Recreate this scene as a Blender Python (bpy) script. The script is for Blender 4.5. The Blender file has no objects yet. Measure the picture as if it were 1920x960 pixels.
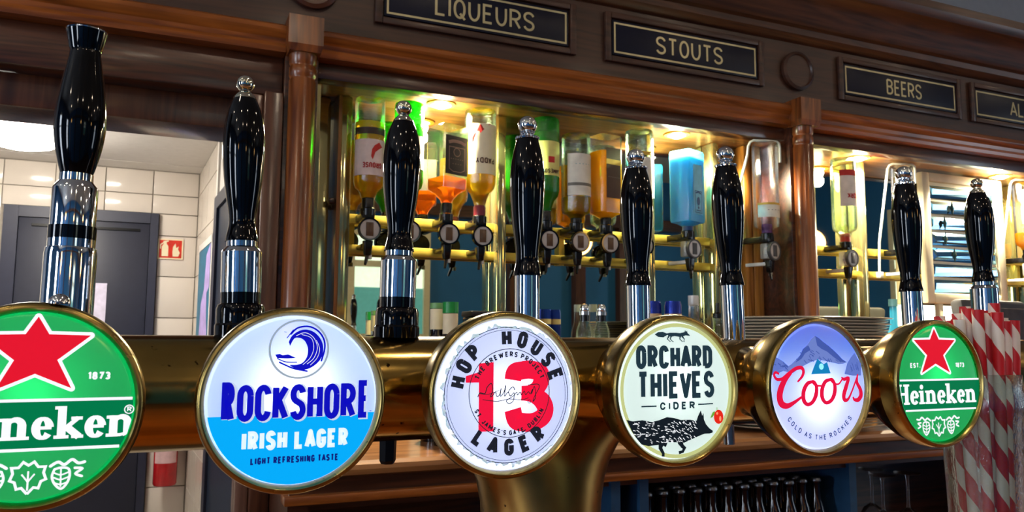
import bpy, bmesh, math, random
from mathutils import Vector, Matrix
random.seed(7)
scene = bpy.context.scene
COL = scene.collection
PI = math.pi
# ------------------------------------------------------------------ camera
cam_data = bpy.data.cameras.new('camera')
cam = bpy.data.objects.new('camera', cam_data); COL.objects.link(cam)
cam_data.sensor_width = 36.0
cam_data.lens = 36.0 * 1470.0 / 1920.0
cam_data.clip_start = 0.02
r_ = Vector((0.91762042, -0.39742677, 0.00497241))
u_ = Vector((-0.04621323, -0.09425955, 0.99447447))
f_ = Vector((0.39476208, 0.91277988, 0.10486086))
cam.matrix_world = Matrix(((r_.x, u_.x, -f_.x, 0.0), (r_.y, u_.y, -f_.y, 0.0), (r_.z, u_.z, -f_.z, 1.42), (0, 0, 0, 1)))
cam_data.dof.use_dof = True
cam_data.dof.focus_distance = 0.62
cam_data.dof.aperture_fstop = 26.0
scene.camera = cam
# ------------------------------------------------------------------ world, view
world = bpy.data.worlds.new('world'); scene.world = world; world.use_nodes = True
bg = world.node_tree.nodes['Background']
bg.inputs[0].default_value = (0.55, 0.68, 0.9, 1); bg.inputs[1].default_value = 0.5
scene.view_settings.view_transform = 'Standard'
scene.view_settings.look = 'None'
scene.view_settings.gamma = 1.0
scene.view_settings.use_curve_mapping = False
scene.view_settings.exposure = 0.0
WINDOW_STRENGTH = 16.0
CEILING_SPOT = 200.0
CABINET_LAMP = 95.0
CORRIDOR_GLOW = 92.0
# ------------------------------------------------------------------ materials
MATS = {}
def _nodes(name):
    m = bpy.data.materials.new(name); m.use_nodes = True
    nt = m.node_tree
    return m, nt, nt.nodes['Principled BSDF']
def rgb(c):
    """sRGB 0-255 to linear"""
    out = []
    for v in c:
        v = v / 255.0
        out.append(v / 12.92 if v <= 0.04045 else ((v + 0.055) / 1.055) ** 2.4)
    return (out[0], out[1], out[2], 1.0)
def mat(name, col, rough=0.5, metal=0.0, vary=0.08, scale=30.0, bump=0.0, spec=0.5, coat=0.0, emit=None, emit_s=0.0, stretch=None, trans=0.0, ior=1.45):
    if name in MATS: return MATS[name]
    m, nt, b = _nodes(name)
    c = rgb(col)
    tc = nt.nodes.new('ShaderNodeTexCoord')
    mp = nt.nodes.new('ShaderNodeMapping')
    if stretch: mp.inputs['Scale'].default_value = stretch
    nz = nt.nodes.new('ShaderNodeTexNoise'); nz.inputs['Scale'].default_value = scale; nz.inputs['Detail'].default_value = 4
    nt.links.new(tc.outputs['Object'], mp.inputs[0]); nt.links.new(mp.outputs[0], nz.inputs['Vector'])
    ramp = nt.nodes.new('ShaderNodeValToRGB')
    k0, k1 = 1 - vary * 2, 1 + vary * 2
    ramp.color_ramp.elements[0].position = 0.3; ramp.color_ramp.elements[1].position = 0.7
    ramp.color_ramp.elements[0].color = (c[0] * k0, c[1] * k0, c[2] * k0, 1)
    ramp.color_ramp.elements[1].color = (min(1, c[0] * k1), min(1, c[1] * k1), min(1, c[2] * k1), 1)
    nt.links.new(nz.outputs['Fac'], ramp.inputs[0]); nt.links.new(ramp.outputs[0], b.inputs['Base Color'])
    b.inputs['Roughness'].default_value = rough; b.inputs['Metallic'].default_value = metal
    b.inputs['Specular IOR Level'].default_value = spec
    b.inputs['Coat Weight'].default_value = coat; b.inputs['Coat Roughness'].default_value = 0.08
    b.inputs['Transmission Weight'].default_value = trans; b.inputs['IOR'].default_value = ior
    if emit:
        b.inputs['Emission Color'].default_value = rgb(emit); b.inputs['Emission Strength'].default_value = emit_s
    if bump:
        bp = nt.nodes.new('ShaderNodeBump'); bp.inputs['Strength'].default_value = bump; bp.inputs['Distance'].default_value = 0.002
        nt.links.new(nz.outputs['Fac'], bp.inputs['Height']); nt.links.new(bp.outputs[0], b.inputs['Normal'])
    MATS[name] = m
    return m
def wood(name, dark, light, axis='X', rough=0.33, coat=0.35, scale=9.0):
    if name in MATS: return MATS[name]
    m, nt, b = _nodes(name)
    tc = nt.nodes.new('ShaderNodeTexCoord'); mp = nt.nodes.new('ShaderNodeMapping')
    st = {'X': (0.5, 7, 7), 'Y': (7, 0.5, 7), 'Z': (7, 7, 0.5)}[axis]
    mp.inputs['Scale'].default_value = st
    nz = nt.nodes.new('ShaderNodeTexNoise'); nz.inputs['Scale'].default_value = scale; nz.inputs['Detail'].default_value = 7; nz.inputs['Distortion'].default_value = 0.7
    n2 = nt.nodes.new('ShaderNodeTexNoise'); n2.inputs['Scale'].default_value = 1.6; n2.inputs['Detail'].default_value = 3; n2.inputs['Distortion'].default_value = 1.2
    wv = nt.nodes.new('ShaderNodeMath'); wv.operation = 'PINGPONG'; wv.inputs[1].default_value = 0.07
    nt.links.new(tc.outputs['Object'], mp.inputs[0]); nt.links.new(mp.outputs[0], nz.inputs['Vector']); nt.links.new(mp.outputs[0], n2.inputs['Vector'])
    nt.links.new(n2.outputs['Fac'], wv.inputs[0])
    ad = nt.nodes.new('ShaderNodeMath'); ad.operation = 'MULTIPLY_ADD'; ad.inputs[1].default_value = 5.0
    nt.links.new(wv.outputs[0], ad.inputs[0]); nt.links.new(nz.outputs['Fac'], ad.inputs[2])
    ramp = nt.nodes.new('ShaderNodeValToRGB')
    ramp.color_ramp.elements[0].position = 0.38; ramp.color_ramp.elements[1].position = 0.95
    ramp.color_ramp.elements[0].color = rgb(dark); ramp.color_ramp.elements[1].color = rgb(light)
    nt.links.new(ad.outputs[0], ramp.inputs[0]); nt.links.new(ramp.outputs[0], b.inputs['Base Color'])
    b.inputs['Roughness'].default_value = rough; b.inputs['Coat Weight'].default_value = coat; b.inputs['Coat Roughness'].default_value = 0.15
    bp = nt.nodes.new('ShaderNodeBump'); bp.inputs['Strength'].default_value = 0.12; bp.inputs['Distance'].default_value = 0.001
    nt.links.new(nz.outputs['Fac'], bp.inputs['Height']); nt.links.new(bp.outputs[0], b.inputs['Normal'])
    MATS[name] = m
    return m
def brass(name, col, rough, wear):
    """aged brass with tarnish blotches, fine scratches and spots"""
    if name in MATS: return MATS[name]
    m, nt, b = _nodes(name)
    tc = nt.nodes.new('ShaderNodeTexCoord')
    nz = nt.nodes.new('ShaderNodeTexNoise'); nz.inputs['Scale'].default_value = 22; nz.inputs['Detail'].default_value = 6
    sp = nt.nodes.new('ShaderNodeTexNoise'); sp.inputs['Scale'].default_value = 140; sp.inputs['Detail'].default_value = 2
    nt.links.new(tc.outputs['Object'], nz.inputs['Vector']); nt.links.new(tc.outputs['Object'], sp.inputs['Vector'])
    c = rgb(col); d = rgb([v * 0.62 for v in col])
    ramp = nt.nodes.new('ShaderNodeValToRGB')
    ramp.color_ramp.elements[0].position = 0.35; ramp.color_ramp.elements[1].position = 0.65
    ramp.color_ramp.elements[0].color = tuple(c[i] * (1 - wear) + d[i] * wear for i in range(3)) + (1,)
    ramp.color_ramp.elements[1].color = c
    spots = nt.nodes.new('ShaderNodeMapRange'); spots.inputs[1].default_value = 0.24; spots.inputs[2].default_value = 0.30
    nt.links.new(sp.outputs['Fac'], spots.inputs[0])
    mx = nt.nodes.new('ShaderNodeMix'); mx.data_type = 'RGBA'
    mx.inputs[6].default_value = rgb((45, 28, 14))
    nt.links.new(spots.outputs[0], mx.inputs[0]); nt.links.new(nz.outputs['Fac'], ramp.inputs[0]); nt.links.new(ramp.outputs[0], mx.inputs[7])
    nt.links.new(mx.outputs[2], b.inputs['Base Color'])
    rr = nt.nodes.new('ShaderNodeMapRange'); rr.inputs[3].default_value = rough * 0.75; rr.inputs[4].default_value = rough * 1.35
    nt.links.new(nz.outputs['Fac'], rr.inputs[0]); nt.links.new(rr.outputs[0], b.inputs['Roughness'])
    b.inputs['Metallic'].default_value = 1.0
    MATS[name] = m
    return m
def printm(name, col, s=1.0, gloss=0.25):
    """one colour of a backlit print"""
    if name in MATS: return MATS[name]
    m, nt, b = _nodes(name)
    c = rgb(col)
    b.inputs['Base Color'].default_value = (c[0] * 0.25, c[1] * 0.25, c[2] * 0.25, 1)
    b.inputs['Emission Color'].default_value = c; b.inputs['Emission Strength'].default_value = s
    b.inputs['Roughness'].default_value = gloss; b.inputs['Specular IOR Level'].default_value = 0.3
    MATS[name] = m
    return m
def lens_mat(name, col, s, body=(235, 240, 255)):
    """backlit acrylic: glows by itself and passes the lamp behind it"""
    if name in MATS: return MATS[name]
    m, nt, b = _nodes(name)
    b.inputs['Base Color'].default_value = (0.05, 0.05, 0.05, 1)
    b.inputs['Emission Color'].default_value = rgb(col); b.inputs['Emission Strength'].default_value = s
    b.inputs['Roughness'].default_value = 0.15
    tr = nt.nodes.new('ShaderNodeBsdfTranslucent'); tr.inputs[0].default_value = rgb(body)
    ad = nt.nodes.new('ShaderNodeAddShader')
    out = nt.nodes['Material Output']
    nt.links.new(b.outputs[0], ad.inputs[0]); nt.links.new(tr.outputs[0], ad.inputs[1]); nt.links.new(ad.outputs[0], out.inputs[0])
    MATS[name] = m
    return m
def thin_glass(name, tint=(255, 255, 255), refl=0.06, rough=0.02, density=0.0):
    """thin clear shell: passes light straight through, reflects at grazing angles"""
    if name in MATS: return MATS[name]
    m = bpy.data.materials.new(name); m.use_nodes = True; nt = m.node_tree
    nt.nodes.remove(nt.nodes['Principled BSDF']); out = nt.nodes['Material Output']
    t = nt.nodes.new('ShaderNodeBsdfTransparent'); t.inputs[0].default_value = rgb(tint)
    g = nt.nodes.new('ShaderNodeBsdfGlossy'); g.inputs['Roughness'].default_value = rough; g.inputs[0].default_value = (1, 1, 1, 1)
    lw = nt.nodes.new('ShaderNodeLayerWeight'); lw.inputs[0].default_value = 0.22
    nz = nt.nodes.new('ShaderNodeTexNoise'); nz.inputs['Scale'].default_value = 40
    bp = nt.nodes.new('ShaderNodeBump'); bp.inputs['Strength'].default_value = 0.25; bp.inputs['Distance'].default_value = 0.003
    nt.links.new(nz.outputs['Fac'], bp.inputs['Height']); nt.links.new(bp.outputs[0], g.inputs['Normal'])
    mr = nt.nodes.new('ShaderNodeMapRange'); mr.inputs[3].default_value = refl; mr.inputs[4].default_value = 0.9
    nt.links.new(lw.outputs['Fresnel'], mr.inputs[0])
    mx = nt.nodes.new('ShaderNodeMixShader')
    nt.links.new(mr.outputs[0], mx.inputs[0]); nt.links.new(t.outputs[0], mx.inputs[1]); nt.links.new(g.outputs[0], mx.inputs[2])
    last = mx
    if density:
        d1 = nt.nodes.new('ShaderNodeBsdfTranslucent'); d1.inputs[0].default_value = rgb(tint); d2 = nt.nodes.new('ShaderNodeBsdfDiffuse'); d2.inputs[0].default_value = rgb(tint); d = nt.nodes.new('ShaderNodeMixShader')
        nt.links.new(d1.outputs[0], d.inputs[1]); nt.links.new(d2.outputs[0], d.inputs[2])
        m2 = nt.nodes.new('ShaderNodeMixShader'); m2.inputs[0].default_value = density
        nt.links.new(mx.outputs[0], m2.inputs[1]); nt.links.new(d.outputs[0], m2.inputs[2]); last = m2
    nt.links.new(last.outputs[0], out.inputs[0])
    MATS[name] = m
    return m
def liquid_mat(name, col, sat=None, ior=1.34):
    if name in MATS: return MATS[name]
    m = bpy.data.materials.new(name); m.use_nodes = True; nt = m.node_tree
    nt.nodes.remove(nt.nodes['Principled BSDF']); out = nt.nodes['Material Output']
    g = nt.nodes.new('ShaderNodeBsdfRefraction'); g.inputs['IOR'].default_value = ior; g.inputs['Roughness'].default_value = 0.03; g.inputs[0].default_value = rgb(col)
    d = nt.nodes.new('ShaderNodeBsdfTranslucent'); d.inputs[0].default_value = rgb(sat or col)
    df = nt.nodes.new('ShaderNodeBsdfDiffuse'); df.inputs[0].default_value = rgb(sat or col)
    a = nt.nodes.new('ShaderNodeAddShader'); nt.links.new(d.outputs[0], a.inputs[0]); nt.links.new(df.outputs[0], a.inputs[1])
    mx = nt.nodes.new('ShaderNodeMixShader'); mx.inputs[0].default_value = 0.4
    nt.links.new(g.outputs[0], mx.inputs[1]); nt.links.new(a.outputs[0], mx.inputs[2])
    nt.links.new(mx.outputs[0], out.inputs[0])
    MATS[name] = m
    return m
M_DARKWOOD = wood('dark_mahogany', (38, 17, 10), (86, 45, 27), 'X')
M_FRIEZE = wood('frieze_mahogany', (44, 23, 15), (72, 41, 27), 'X', rough=0.45, coat=0.12)
M_MOULD = wood('moulding_mahogany', (104, 52, 18), (164, 92, 36), 'X', rough=0.30, coat=0.25)
M_COLUMN = wood('column_mahogany', (84, 38, 12), (150, 84, 36), 'Z', rough=0.28, coat=0.2)
M_JAMB = wood('jamb_wood', (58, 28, 16), (96, 56, 36), 'Z', rough=0.3, coat=0.4)
M_SOFFIT = wood('soffit_wood', (120, 78, 36), (178, 126, 66), 'X', rough=0.35, coat=0.3)
M_PANELWOOD = wood('golden_panel_wood', (134, 80, 26), (190, 126, 50), 'Z', rough=0.35, coat=0.3)
M_COUNTER = wood('counter_wood', (110, 66, 34), (176, 122, 74), 'X', rough=0.3, coat=0.4)
M_BRASS = brass('aged_brass', (176, 144, 76), 0.15, 0.35)
M_BEZEL = brass('bezel_brass', (160, 138, 80), 0.26, 0.6)
M_BARBRASS = mat('polished_bar_brass', (226, 200, 84), 0.3, 0.45, 0.06)
M_GOLD = mat('gold_print', (196, 184, 140), 0.35, 0.25, 0.05)
M_CHROME = mat('chrome', (225, 228, 232), 0.06, 1.0, 0.01)
M_STEEL = mat('brushed_steel', (176, 176, 174), 0.22, 1.0, 0.03)
M_BLACKGLOSS = mat('black_gloss', (5, 5, 8), 0.06, 0.0, 0.02, spec=0.4)
M_BLACKPLASTIC = mat('black_plastic', (9, 9, 11), 0.25, 0.0, 0.05)
M_MIRROR = mat('bar_mirror', (222, 222, 196), 0.015, 1.0, 0.0)
M_BEVELMIRROR = mat('bevel_mirror', (222, 212, 150), 0.10, 0.85, 0.02)
M_NAVY = mat('sign_navy', (5, 10, 34), 0.4, 0.0, 0.05, spec=0.3)
M_BLUEWALL = mat('blue_paint', (32, 104, 164), 0.6, 0.0, 0.03, 4)
M_TILE = mat('white_tile', (214, 205, 194), 0.15, 0.0, 0.02, 6)
M_GROUT = mat('grout', (172, 162, 150), 0.8)
M_WHITE = mat('white_paint', (212, 208, 202), 0.6, 0.0, 0.02)
M_DOOR = mat('slate_door_paint', (36, 39, 54), 0.45, 0.0, 0.03)
M_FRAMEGREY = mat('door_frame_paint', (42, 45, 62), 0.45, 0.0, 0.03)
M_CREAM = mat('cream_paint', (224, 216, 186), 0.35, 0.0, 0.03)
M_GREY = mat('grey_plastic', (66, 66, 70), 0.5, 0.0, 0.04)
M_DGREY = mat('dark_grey_plastic', (34, 34, 38), 0.4, 0.0, 0.04)
M_LABELCREAM = mat('label_cream', (226, 214, 180), 0.6, 0.0, 0.03)
M_GLASS = thin_glass('clear_glass')
M_GLASSG = thin_glass('green_tint_glass', (222, 240, 222), 0.07)
M_GREENGLASS = thin_glass('green_bottle_glass', (60, 190, 60), 0.06, density=0.3)
M_BLUEGLASS = thin_glass('blue_bottle_glass', (130, 228, 255), 0.08, density=0.4)
# ------------------------------------------------------------------ object helpers
def link(o, parent=None):
    COL.objects.link(o)
    if parent: o.parent = parent
    return o
def tag(o, label=None, cat=None, group=None, kind=None):
    if label: o['label'] = label
    if cat: o['category'] = cat
    if group: o['group'] = group
    if kind: o['kind'] = kind
    return o
def thing(name, loc, label, cat, group=None):
    o = bpy.data.objects.new(name, None); o.empty_display_size = 0.02
    o.location = loc; link(o)
    return tag(o, label, cat, group)
def mesh_obj(name, verts, faces, m, parent=None, smooth=None, loc=None):
    me = bpy.data.meshes.new(name); me.from_pydata([tuple(v) for v in verts], [], faces); me.update()
    bm = bmesh.new(); bm.from_mesh(me); bmesh.ops.recalc_face_normals(bm, faces=bm.faces); bm.to_mesh(me); bm.free()
    if smooth is not None:
        me.polygons.foreach_set('use_smooth', [True] * len(me.polygons))
        me.set_sharp_from_angle(angle=math.radians(smooth))
    me.materials.append(m)
    o = bpy.data.objects.new(name, me); link(o, parent)
    if loc: o.location = loc
    return o
def dup(o, parent=None, loc=None):
    c = o.copy(); link(c); c.parent = parent
    if loc: c.location = loc
    return c
class MB:
    """collects shapes for ONE mesh"""
    def __init__(s): s.v = []; s.f = []
    def add(s, v, f):
        k = len(s.v); s.v += [tuple(p) for p in v]; s.f += [tuple(i + k for i in q) for q in f]; return s
    def box(s, x0, x1, y0, y1, z0, z1, b=0.0):
        if b <= 0:
            v = [(x, y, z) for x in (x0, x1) for y in (y0, y1) for z in (z0, z1)]
            return s.add(v, [(0, 1, 3, 2), (4, 6, 7, 5), (0, 4, 5, 1), (2, 3, 7, 6), (0, 2, 6, 4), (1, 5, 7, 3)])
        bm = bmesh.new(); bmesh.ops.create_cube(bm, size=1)
        for q in bm.verts:
            q.co = Vector(((x0 + x1) / 2 + q.co.x * (x1 - x0), (y0 + y1) / 2 + q.co.y * (y1 - y0), (z0 + z1) / 2 + q.co.z * (z1 - z0)))
        bmesh.ops.bevel(bm, geom=bm.edges[:], offset=b, segments=2, affect='EDGES', profile=0.5)
        bm.verts.index_update()
        s.add([q.co[:] for q in bm.verts], [[q.index for q in f.verts] for f in bm.faces]); bm.free(); return s
    def lathe(s, prof, seg=40, c=(0, 0, 0), axis='Z', sx=1.0, sy=1.0):
        """prof: (radius, height) pairs, closed at the ends when radius is 0"""
        v = []; f = []; rows = []
        for r, h in prof:
            if r < 1e-7:
                rows.append([len(v)]); v.append((0, 0, h))
            else:
                rows.append(list(range(len(v), len(v) + seg)))
                v += [(r * sx * math.cos(2 * PI * i / seg), r * sy * math.sin(2 * PI * i / seg), h) for i in range(seg)]
        for a, b in zip(rows, rows[1:]):
            for i in range(seg):
                j = (i + 1) % seg
                if len(a) == 1 and len(b) == 1: continue
                if len(a) == 1: f.append((a[0], b[i], b[j]))
                elif len(b) == 1: f.append((a[i], a[j], b[0]))
                else: f.append((a[i], a[j], b[j], b[i]))
        if axis == 'Y': v = [(x, h, y) for x, y, h in v]
        if axis == 'X': v = [(h, x, y) for x, y, h in v]
        return s.add([(x + c[0], y + c[1], z + c[2]) for x, y, z in v], f)
    def tube(s, pts, r, seg=10, closed=False):
        pts = [Vector(p) for p in pts]; n = len(pts); v = []; f = []
        up = Vector((0.13, 0.27, 0.95))
        for i, p in enumerate(pts):
            t = (pts[min(i + 1, n - 1)] - pts[max(i - 1, 0)]) if not closed else (pts[(i + 1) % n] - pts[i - 1])
            t.normalize()
            a = t.cross(up)
            if a.length < 0.05: a = t.cross(Vector((1, 0, 0)))
            a.normalize(); b = t.cross(a)
            rr = r[i] if isinstance(r, (list, tuple)) else r
            v += [p + (a * math.cos(2 * PI * k / seg) + b * math.sin(2 * PI * k / seg)) * rr for k in range(seg)]
        for i in range(n if closed else n - 1):
            for k in range(seg):
                j = (i + 1) % n
                f.append((i * seg + k, i * seg + (k + 1) % seg, j * seg + (k + 1) % seg, j * seg + k))
        if not closed:
            f.append(tuple(range(seg))[::-1]); f.append(tuple(range((n - 1) * seg, n * seg)))
        return s.add(v, f)
    def extrude(s, prof, x0, x1):
        """closed (y, z) profile swept along X"""
        n = len(prof)
        v = [(x0, y, z) for y, z in prof] + [(x1, y, z) for y, z in prof]
        f = [(i, (i + 1) % n, n + (i + 1) % n, n + i) for i in range(n)]
        f.append(tuple(range(n))); f.append(tuple(range(n, 2 * n)))
        return s.add(v, f)
    def build(s, name, m, parent=None, smooth=None, loc=None):
        return mesh_obj(name, s.v, s.f, m, parent, smooth, loc)
def box(name, x0, x1, y0, y1, z0, z1, m, parent=None, b=0.0):
    return MB().box(x0, x1, y0, y1, z0, z1, b).build(name, m, parent, 30 if b else None)
def ball_prof(c, r, n=12, a0=-90, a1=90):
    return [(max(0.0, r * math.cos(math.radians(a0 + (a1 - a0) * i / n))), c + r * math.sin(math.radians(a0 + (a1 - a0) * i / n))) for i in range(n + 1)]
def smooth_prof(pts, n=6):
    """Catmull-Rom through (r, h) pairs"""
    out = []
    for i in range(len(pts) - 1):
        p0 = pts[max(i - 1, 0)]; p1 = pts[i]; p2 = pts[i + 1]; p3 = pts[min(i + 2, len(pts) - 1)]
        for k in range(n):
            t = k / n
            out.append(tuple(0.5 * (2 * p1[j] + (p2[j] - p0[j]) * t + (2 * p0[j] - 5 * p1[j] + 4 * p2[j] - p3[j]) * t * t + (3 * p1[j] - p0[j] - 3 * p2[j] + p3[j]) * t ** 3) for j in range(len(p1))))
    out.append(tuple(pts[-1]))
    return out
# ------------------------------------------------------------------ flat print: strokes, fills, lettering (drawn in x, z; facing -Y)
class Flat:
    def __init__(s): s.v = []; s.f = []
    def poly(s, pts):
        k = len(s.v); s.v += [tuple(p) for p in pts]; s.f.append(tuple(range(k, k + len(pts)))); return s
    def stroke(s, pts, w, closed=False, roundcaps=False):
        n = len(pts)
        ws = list(w) if isinstance(w, (list, tuple)) else [w] * n
        segs = [(i, i + 1) for i in range(n - 1)] + ([(n - 1, 0)] if closed else [])
        for i, j in segs:
            (x0, y0), (x1, y1) = pts[i], pts[j]
            d = math.hypot(x1 - x0, y1 - y0)
            if d < 1e-6: continue
            nx, ny = -(y1 - y0) / d / 2, (x1 - x0) / d / 2
            s.poly([(x0 + nx * ws[i], y0 + ny * ws[i]), (x0 - nx * ws[i], y0 - ny * ws[i]), (x1 - nx * ws[j], y1 - ny * ws[j]), (x1 + nx * ws[j], y1 + ny * ws[j])])
        for i in range(n):
            end = not closed and i in (0, n - 1)
            if end:
                if roundcaps: s.disc(pts[i][0], pts[i][1], ws[i] / 2, 10)
                continue
            p0, p, p1 = pts[i - 1], pts[i], pts[(i + 1) % n]
            a0, b0 = p[0] - p0[0], p[1] - p0[1]; a1, b1 = p1[0] - p[0], p1[1] - p[1]
            l0, l1 = math.hypot(a0, b0), math.hypot(a1, b1)
            if l0 < 1e-6 or l1 < 1e-6: continue
            cr = (a0 * b1 - b0 * a1) / (l0 * l1); dt = (a0 * a1 + b0 * b1) / (l0 * l1)
            if abs(cr) < 1e-4 and dt > 0: continue
            if dt < -0.35: s.disc(p[0], p[1], ws[i] / 2, 10); continue
            sg = -1 if cr > 0 else 1; h = ws[i] / 2
            n0 = (-b0 / l0 * sg, a0 / l0 * sg); n1 = (-b1 / l1 * sg, a1 / l1 * sg)
            k = h / (1 + n0[0] * n1[0] + n0[1] * n1[1])
            s.poly([p, (p[0] + n0[0] * h, p[1] + n0[1] * h), (p[0] + (n0[0] + n1[0]) * k, p[1] + (n0[1] + n1[1]) * k), (p[0] + n1[0] * h, p[1] + n1[1] * h)])
        return s
    def disc(s, x, y, r, n=24, ry=None):
        ry = ry or r
        return s.poly([(x + r * math.cos(2 * PI * i / n), y + ry * math.sin(2 * PI * i / n)) for i in range(n)])
    def ring(s, x, y, r, w, n=64):
        return s.stroke([(x + r * math.cos(2 * PI * i / n), y + r * math.sin(2 * PI * i / n)) for i in range(n)], w, True)
    def build(s, name, m, parent, unit, y, x0=0.0, z0=0.0, flip=False, curve=None):
        sg = -1 if flip else 1
        vs = []
        lift = {}
        if not m.name.startswith('print_'):
            for k, f in enumerate(s.f):
                for q in f: lift[q] = k * 1.5e-6
        y00 = y
        for vi, (a, b) in enumerate(s.v):
            y = y00 - lift.get(vi, 0.0)
            X = x0 + sg * a * unit; Z = z0 + sg * b * unit
            if curve:
                ang = X / curve; vs.append((curve * math.sin(ang), -curve * math.cos(ang) + y, Z))
            else: vs.append((X, y, Z))
        me = bpy.data.meshes.new(name); me.from_pydata(vs, [], s.f); me.update(); me.materials.append(m)
        o = bpy.data.objects.new(name, me); return link(o, parent)
def arc(cx, cy, rx, ry, a0, a1, n=10):
    return [(cx + rx * math.cos(math.radians(a0 + (a1 - a0) * i / n)), cy + ry * math.sin(math.radians(a0 + (a1 - a0) * i / n))) for i in range(n + 1)]
GW = {'I': 0.0, 'M': 0.72, 'W': 0.85, 'L': 0.42, 'E': 0.42, 'F': 0.42, 'J': 0.36, ' ': 0.2, '.': 0.0, ',': 0.0, "'": 0.0, '1': 0.2, '-': 0.3, 'T': 0.46, 'A': 0.56, 'V': 0.52}
def glyph(ch, w, c):
    """strokes of an upper-case letter in a box w x 1; c is the height of its rounded ends"""
    h = w / 2
    if ch == 'A': return [[(0, 0), (h, 1), (w, 0)], [(w * .2, .3), (w * .8, .3)]]
    if ch == 'B': return [[(0, 0), (0, 1)], [(0, 1)] + arc(w * .45, .76, w * .5, .24, 90, -90) + [(0, .52)], [(0, .52)] + arc(w * .5, .26, w * .5, .26, 90, -90) + [(0, 0)]]
    if ch == 'C': return [arc(h, 1 - c, h, c, 10, 180) + arc(h, c, h, c, 180, 350)]
    if ch == 'D': return [[(0, 0), (0, 1)] + [(w * .3, 1)] + arc(w * .4, 1 - c, w * .6, c, 90, 0) + arc(w * .4, c, w * .6, c, 0, -90) + [(0, 0)]]
    if ch == 'E': return [[(w, 1), (0, 1), (0, 0), (w, 0)], [(0, .52), (w * .85, .52)]]
    if ch == 'F': return [[(w, 1), (0, 1), (0, 0)], [(0, .52), (w * .85, .52)]]
    if ch == 'G': return [arc(h, 1 - c, h, c, 10, 180) + arc(h, c, h, c, 180, 360) + [(w, .45), (h, .45)]]
    if ch == 'H': return [[(0, 0), (0, 1)], [(w, 0), (w, 1)], [(0, .5), (w, .5)]]
    if ch == 'I': return [[(0, 0), (0, 1)]]
    if ch == 'J': return [[(w, 1), (w, c)] + arc(h, c, h, c, 0, -170)]
    if ch == 'K': return [[(0, 0), (0, 1)], [(w, 1), (0, .42)], [(w * .3, .58), (w, 0)]]
    if ch == 'L': return [[(0, 1), (0, 0), (w, 0)]]
    if ch == 'M': return [[(0, 0), (0, 1), (h, .25), (w, 1), (w, 0)]]
    if ch == 'N': return [[(0, 0), (0, 1), (w, 0), (w, 1)]]
    if ch == 'O': return [arc(h, 1 - c, h, c, 0, 180) + arc(h, c, h, c, 180, 360) + [(w, 1 - c)]]
    if ch == 'P': return [[(0, 0), (0, 1), (w * .4, 1)] + arc(w * .45, .74, w * .55, .26, 90, -90) + [(0, .48)]]
    if ch == 'Q': return glyph('O', w, c) + [[(w * .55, .25), (w * 1.05, -.08)]]
    if ch == 'R': return glyph('P', w, c) + [[(w * .45, .48), (w, 0)]]
    if ch == 'S': return [arc(h, .75, h, .25, 15, 180) + smooth_prof([(0, .75), (w * .16, .58), (w * .84, .42), (w, .25)], 4)[1:-1] + arc(h, .25, h, .25, 0, -165)]
    if ch == 'T': return [[(0, 1), (w, 1)], [(h, 1), (h, 0)]]
    if ch == 'U': return [[(0, 1), (0, c)] + arc(h, c, h, c, 180, 360) + [(w, 1)]]
    if ch == 'V': return [[(0, 1), (h, 0), (w, 1)]]
    if ch == 'W': return [[(0, 1), (w * .27, 0), (h, .8), (w * .73, 0), (w, 1)]]
    if ch == 'Y': return [[(0, 1), (h, .5), (w, 1)], [(h, .5), (h, 0)]]
    if ch == 'Z': return [[(0, 1), (w, 1), (0, 0), (w, 0)]]
    if ch == '1': return [[(0, .8), (w, 1), (w, 0)]]
    if ch == '3': return [arc(h, .74, h, .26, 150, -80) + [(h * .8, .5)], [(h * .8, .5)] + arc(h, .26, h, .26, 80, -150)]
    if ch == '7': return [[(0, 1), (w, 1), (w * .3, 0)]]
    if ch == '8': return [arc(h, .75, h * .9, .24, 0, 360, 14), arc(h, .26, h, .26, 0, 360, 14)]
    if ch == '.': return [[(0, 0), (0, .12)]]
    if ch == ',': return [[(0, .1), (-.06, -.12)]]
    if ch == "'": return [[(0, 1), (0, .8)]]
    if ch == '-': return [[(0, .5), (w, .5)]]
    return []
def layout(text, sw, gap, gw=None):
    """glyph widths and offsets, letter height 1; sw is the stroke width in letter heights"""
    xs = []; x = 0.0
    for ch in text:
        w = GW.get(ch, gw or 0.5)
        if gw and ch not in 'I .,\'-1': w = w * gw / 0.5
        nx = text[len(xs) + 1:len(xs) + 2]
        kern = 0.07 if (ch in 'LAVTYF' and nx in 'AVTY' and nx) or (nx in 'AV' and nx and ch not in ' ') or (ch in 'AV' and nx not in ' ') else 0.0
        xs.append((ch, x, w)); x += w + (gap + sw if ch != ' ' else gap) - (kern if nx else 0)
    return xs, x - gap - sw
def text(fl, s, x0, x1, base, h, sw, gap=0.12, c=0.3, shear=0.0, rise=0.0, gw=None):
    """upper-case line from x0 to x1 (outer edges) standing on base; sw is absolute"""
    xs, tot = layout(s, sw / h, gap, gw)
    k = (x1 - x0 - sw) / (tot * h) * h
    for ch, gx, w in xs:
        for st in glyph(ch, w * k, c):
            pts = []
            for px, py in st:
                yy = base + sw / 2 + py * (h - sw)
                xx = x0 + sw / 2 + gx * k + px + shear * (yy - base)
                pts.append((xx, yy + rise * (xx - x0)))
            fl.stroke(pts, sw)
    return fl
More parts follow.
